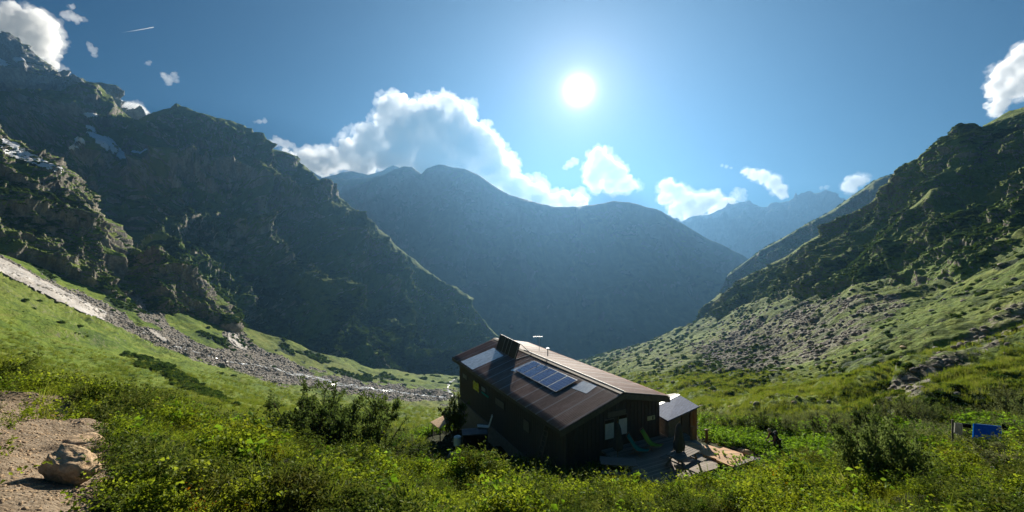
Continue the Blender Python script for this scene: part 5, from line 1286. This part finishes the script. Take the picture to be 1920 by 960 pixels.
shrub('herb', 843, 36, 50, 26, 'yellow-green shrub added as the sunlit left side of the tall dark bush', base_py=800)  # separate brighter-leaved shrub stands in for the dark bush's sunlit side
shrub('near', 1652, 9.0, 150, 150, 'nearest big shrub with shiny leaves at the lower right')
shrub('slim', 1655, 12, 110, 50, 'tall thin sapling rising behind the nearest big shrub')
shrub('dark', 1840, 8.0, 50, 110, 'dark low shrub in the lower right foreground beside the pale stones')
shrub('willow', 1890, 9.5, 60, 120, 'grey-green willow bush at the bottom right edge')
G = 'shrubs in the band below the right slope'
band = [('dark',1395,31,38,80),('dark',1440,30,44,80),('willow',1490,29,44,70),('willow',1545,27,52,80),('willow',1590,26,66,80),('alder',1632,25,70,70),('willow',1672,26,72,70),('willow',1712,25,66,70),('alder',1750,26,52,70),('dark',1782,27,44,60),('willow',1850,30,50,70),('willow',1898,26,70,70),('alder',1925,24,80,60),('dark',1520,22,34,70),('willow',1600,20,46,90),('dark',1700,19,44,90),('alder',1760,20,40,80),('dark',1830,20,32,90),('alder',1895,21,34,70),('herb',1560,18,34,60),('herb',1745,15,40,80),('herb',1800,14,38,80),('alder',1500,17,30,60),('herb',1360,27,24,60),('herb',1345,25,26,50),('herb',1400,24,24,50),('herb',1430,23,24,50),('dark',1600,15,30,70),('alder',1540,14,26,70),('dark',1480,13,24,80),('willow',1965,22,60,70),('dark',1860,15,32,80)]
words = {'dark': 'low dark green shrub', 'willow': 'grey-green willowy shrub', 'alder': 'dark glossy-leaved shrub', 'herb': 'bright broad-leaved plant clump'}
for kd, px, D, h, w_ in band:
    e = shrub(kd, px, D, h, w_, 'x', G)
    PLACED.append((e, px, H0-F*e.location.z/D-h/2, h, words[kd], 'shrub', G))

# ------------------------------------------------------------------ scrub, stones and boulders spread over the slopes
def sample(S, n, maskf, seed):
    rg = np.random.default_rng(seed); P, Nn = S['P'], S['n']; nr, nc = P.shape[:2]
    prob = maskf(S).astype(float); prob[-1] = 0; prob[:, -1] = 0
    # weight by true area seen per cell
    a = np.linalg.norm(np.cross(np.diff(P, axis=0)[:, :-1], np.diff(P, axis=1)[:-1]), axis=-1); w = np.zeros((nr, nc)); w[:-1, :-1] = a
    w = w*prob/np.maximum(P[..., 1], 1)**1.2; w = w.ravel()/w.sum(); k = rg.choice(nr*nc, n, p=w); i, j = np.divmod(k, nc)
    u, v = rg.random((2, n, 1)); Q = P[i, j]*(1-u)*(1-v)+P[i+1, j]*u*(1-v)+P[i, j+1]*(1-u)*v+P[i+1, j+1]*u*v
    return Q, Nn[i, j], rg
def clump(name, mat, seed, n=420, L=.34, W=.26):
    rg = np.random.default_rng(seed); d = rg.normal(size=(n, 3)); d /= np.linalg.norm(d, axis=1, keepdims=True); d[:, 2] = np.abs(d[:, 2])
    r = (.62+.38*rg.random(n)**.5)[:, None]*(1+.35*fbm(d, .7, 3, seed=seed))[:, None]; b = d*r*np.array([1, 1, .7])
    V, Fq = leaves_arrays(b, d+rg.normal(size=(n, 3))*.8, L, W, .2, rg); me = np_mesh(name, V, Fq, smooth=False); me.materials.append(mat); return me
far_leaf = leaf_mat('far_scrub_leaves', [(.25, (.028, .055, .012)), (.55, (.060, .11, .022)), (.85, (.12, .18, .04))], .3, .7, spec=.2)
cl = [clump('clump', far_leaf, 700+i) for i in range(4)]
inv = lambda S: (S['u'] > -80) & (S['u'] < 2000)
def mt_scrub(S):
    p = fbm(S['P'], 90, 5, seed=9)
    return inv(S)*sstep(-.15, .25, p)*sstep(3.6, 1.9, S['T'])*(S['T'] > .4)*(S['n'][..., 2] > .35)
Q, Nn, rg = sample(S_mt, 16000, mt_scrub, 31); n = len(Q)
scatter('mountain_scrub', Q, rg.uniform(1.2, 3.6, n)*(.6+Q[:, 1]/1400), rg.uniform(0, 6.28, n), rg.integers(0, 4, n), cl)
def but_scrub(S): return inv(S)*sstep(.0, .3, fbm(S['P'], 50, 5, seed=4))*(S['n'][..., 2] > .45)*(S['T'] > .1)*(S['T'] < 3.6)
Q, Nn, rg = sample(S_but, 5000, but_scrub, 32); n = len(Q)
scatter('cliff_scrub', Q, rg.uniform(.6, 1.9, n), rg.uniform(0, 6.28, n), rg.integers(0, 4, n), cl)
def left_scrub(S): return inv(S)*np.maximum((S['mask'][..., 2] > .7)*1.0, in_poly(S['u']+fbm(S['P'], 12, 4)*10, S['v']+fbm(S['P'], 12, 4, seed=5)*8, [(228,657),(270,672),(310,688),(345,705),(400,735),(440,765),(380,745),(330,722),(290,700),(255,688)])*1.0) if 0 else np.maximum(np.maximum((S['mask'][..., 2] > .7)*.5, in_poly(S['u']+fbm(S['P'], 12, 4)*10, S['v']+fbm(S['P'], 12, 4, seed=5)*8, [(228,657),(270,672),(310,688),(345,705),(400,735),(440,765),(380,745),(330,722),(290,700),(255,688)])*1.0), .012*sstep(.1, .4, fbm(S['P'], 30, 4, seed=3)))*(S['T'] > .3)
Q, Nn, rg = sample(S_left, 4200, left_scrub, 33); n = len(Q)
scatter('meadow_scrub', Q, rg.uniform(.35, 1.2, n)*(.5+Q[:, 1]/300), rg.uniform(0, 6.28, n), rg.integers(0, 4, n), cl)
def right_scrub(S): return inv(S)*np.maximum(sstep(.1, .4, fbm(S['P'], 20, 5, seed=2))*.5, (S['mask'][..., 2] > .55)*1.0)*(S['T'] > .3)*(S['mask'][..., 1] < .5)
Q, Nn, rg = sample(S_right, 5500, right_scrub, 34); n = len(Q)
scatter('slope_scrub', Q-Nn*.1, rg.uniform(.18, .62, n)*(.55+Q[:, 1]/160), rg.uniform(0, 6.28, n), rg.integers(0, 4, n), cl)
def rc_scrub(S): return inv(S)*sstep(-.1, .3, fbm(S['P'], 60, 5, seed=4))*(S['n'][..., 2] > .5)*(S['T'] > .2)*(S['T'] < 5)
for S, nn_, sd in ((S_rc, 7000, 35), (S_rb, 3500, 36), (S_sh, 2000, 39)):
    Q, Nn, rg = sample(S, nn_, rc_scrub, sd); n = len(Q)
    scatter('cliff_scrub', Q, rg.uniform(.5, 1.6, n)*(.6+Q[:, 1]/900), rg.uniform(0, 6.28, n), rg.integers(0, 4, n), cl)
st = [rock_mesh('stone', 80+i, 1, (1.2, .9, .7)) for i in range(3)]
for x in st: x.materials.append(M['grey_rock'])
M['scree_rock'] = rock_mat('brown_scree', (.09, .075, .06), (.24, .205, .165))
st2 = [x.copy() for x in st]
for x in st2: x.materials.clear(); x.materials.append(M['scree_rock'])
def scree_l(S): return inv(S)*(S['mask'][..., 1] > .8)
Q, Nn, rg = sample(S_left, 26000, scree_l, 37); n = len(Q)
scatter('scree', Q, (.25+1.4*rg.random(n)**5)*(Q[:, 1]/330), rg.uniform(0, 6.28, n), rg.integers(0, 3, n), st)
def scree_r(S): return inv(S)*((S['mask'][..., 1] > .5)*1.0+.04)*(S['T'] > .5)
Q, Nn, rg = sample(S_right, 17000, scree_r, 38); n = len(Q)
scatter('scree', Q, (.14+1.1*rg.random(n)**6)*(.25+Q[:, 1]/200), rg.uniform(0, 6.28, n), rg.integers(0, 3, n), st2)
gt = [blades('tuft', LM['grass'], 40, .55, .5, .012, 41), blades('tuft', LM['grass'], 40, .4, .6, .012, 42)]
def tufts(S): return inv(S)*(S['mask'][..., 1] < .5)*sstep(2.4, 1.0, S['T'])*(.3+sstep(-.1, .3, fbm(S['P'], 9, 4, seed=61)))
for S, sd in ((S_left, 51), (S_right, 52)):
    Q, Nn, rg = sample(S, 30000, tufts, sd); n = len(Q)
    scatter('grass', Q, rg.uniform(.6, 1.2, n)*(.5+Q[:, 1]/120), rg.uniform(0, 6.28, n), rg.integers(0, 2, n), gt)

# ------------------------------------------------------------------ each rock and shrub named by its look and what it lies beside
LAND = [('the outer end of the deck', 1405, 866), ('the bending person', 1460, 820), ('the blue cloth on the line', 1843, 808), ('the slate-roofed outbuilding', 1280, 762),
        ('the big grey scree fan', 1520, 615), ('the bare gully at the right', 1790, 690), ('the nearest big shrub', 1652, 895), ('the foot of the right cliffs', 1740, 560), ('the picnic table', 1280, 865),
        ('the black garment on the line', 1888, 800), ('the thin sapling', 1655, 830), ('the lower end of the gully', 1690, 745), ('the right edge of the scree fan', 1640, 650), ('the left edge of the scree fan', 1400, 640), ('the hut roof corner', 1260, 740)]
used_ = {}
from collections import defaultdict
cells = defaultdict(list)
for it in PLACED:
    o, px, py, r_ = it[:4]; word = it[4]; kind_ = it[5]
    L = min(LAND, key=lambda l: (l[1]-px)**2+((l[2]-py)*1.6)**2); dx, dy = px-L[1], py-L[2]
    horiz = 'left of' if dx < -12 else 'right of' if dx > 12 else ''
    vert = 'above' if dy < -10 else 'below' if dy > 10 else ''
    where = (vert + (' and ' if vert and horiz else '') + horiz) or 'at'
    size = ('small' if r_ < 6 else 'large' if r_ > 9 else 'medium') if kind_ != 'shrub' else ''
    look = (size+' '+word+' '+kind_) if kind_ != 'shrub' else word
    cells[(look, where, L[0])].append((((dx*dx+dy*dy)**.5), it))
ords = ['nearest', 'second nearest', 'third nearest', 'fourth nearest', 'fifth nearest', 'sixth nearest', 'seventh nearest', 'eighth nearest']
for (look, where, land), lst in cells.items():
    lst.sort(key=lambda q: q[0])
    for k, (_, it) in enumerate(lst):
        lab = (f'{ords[k]} ' if len(lst) > 1 else '') + f'{look} {where} {land}'
        tag(it[0], lab, it[5], it[6])
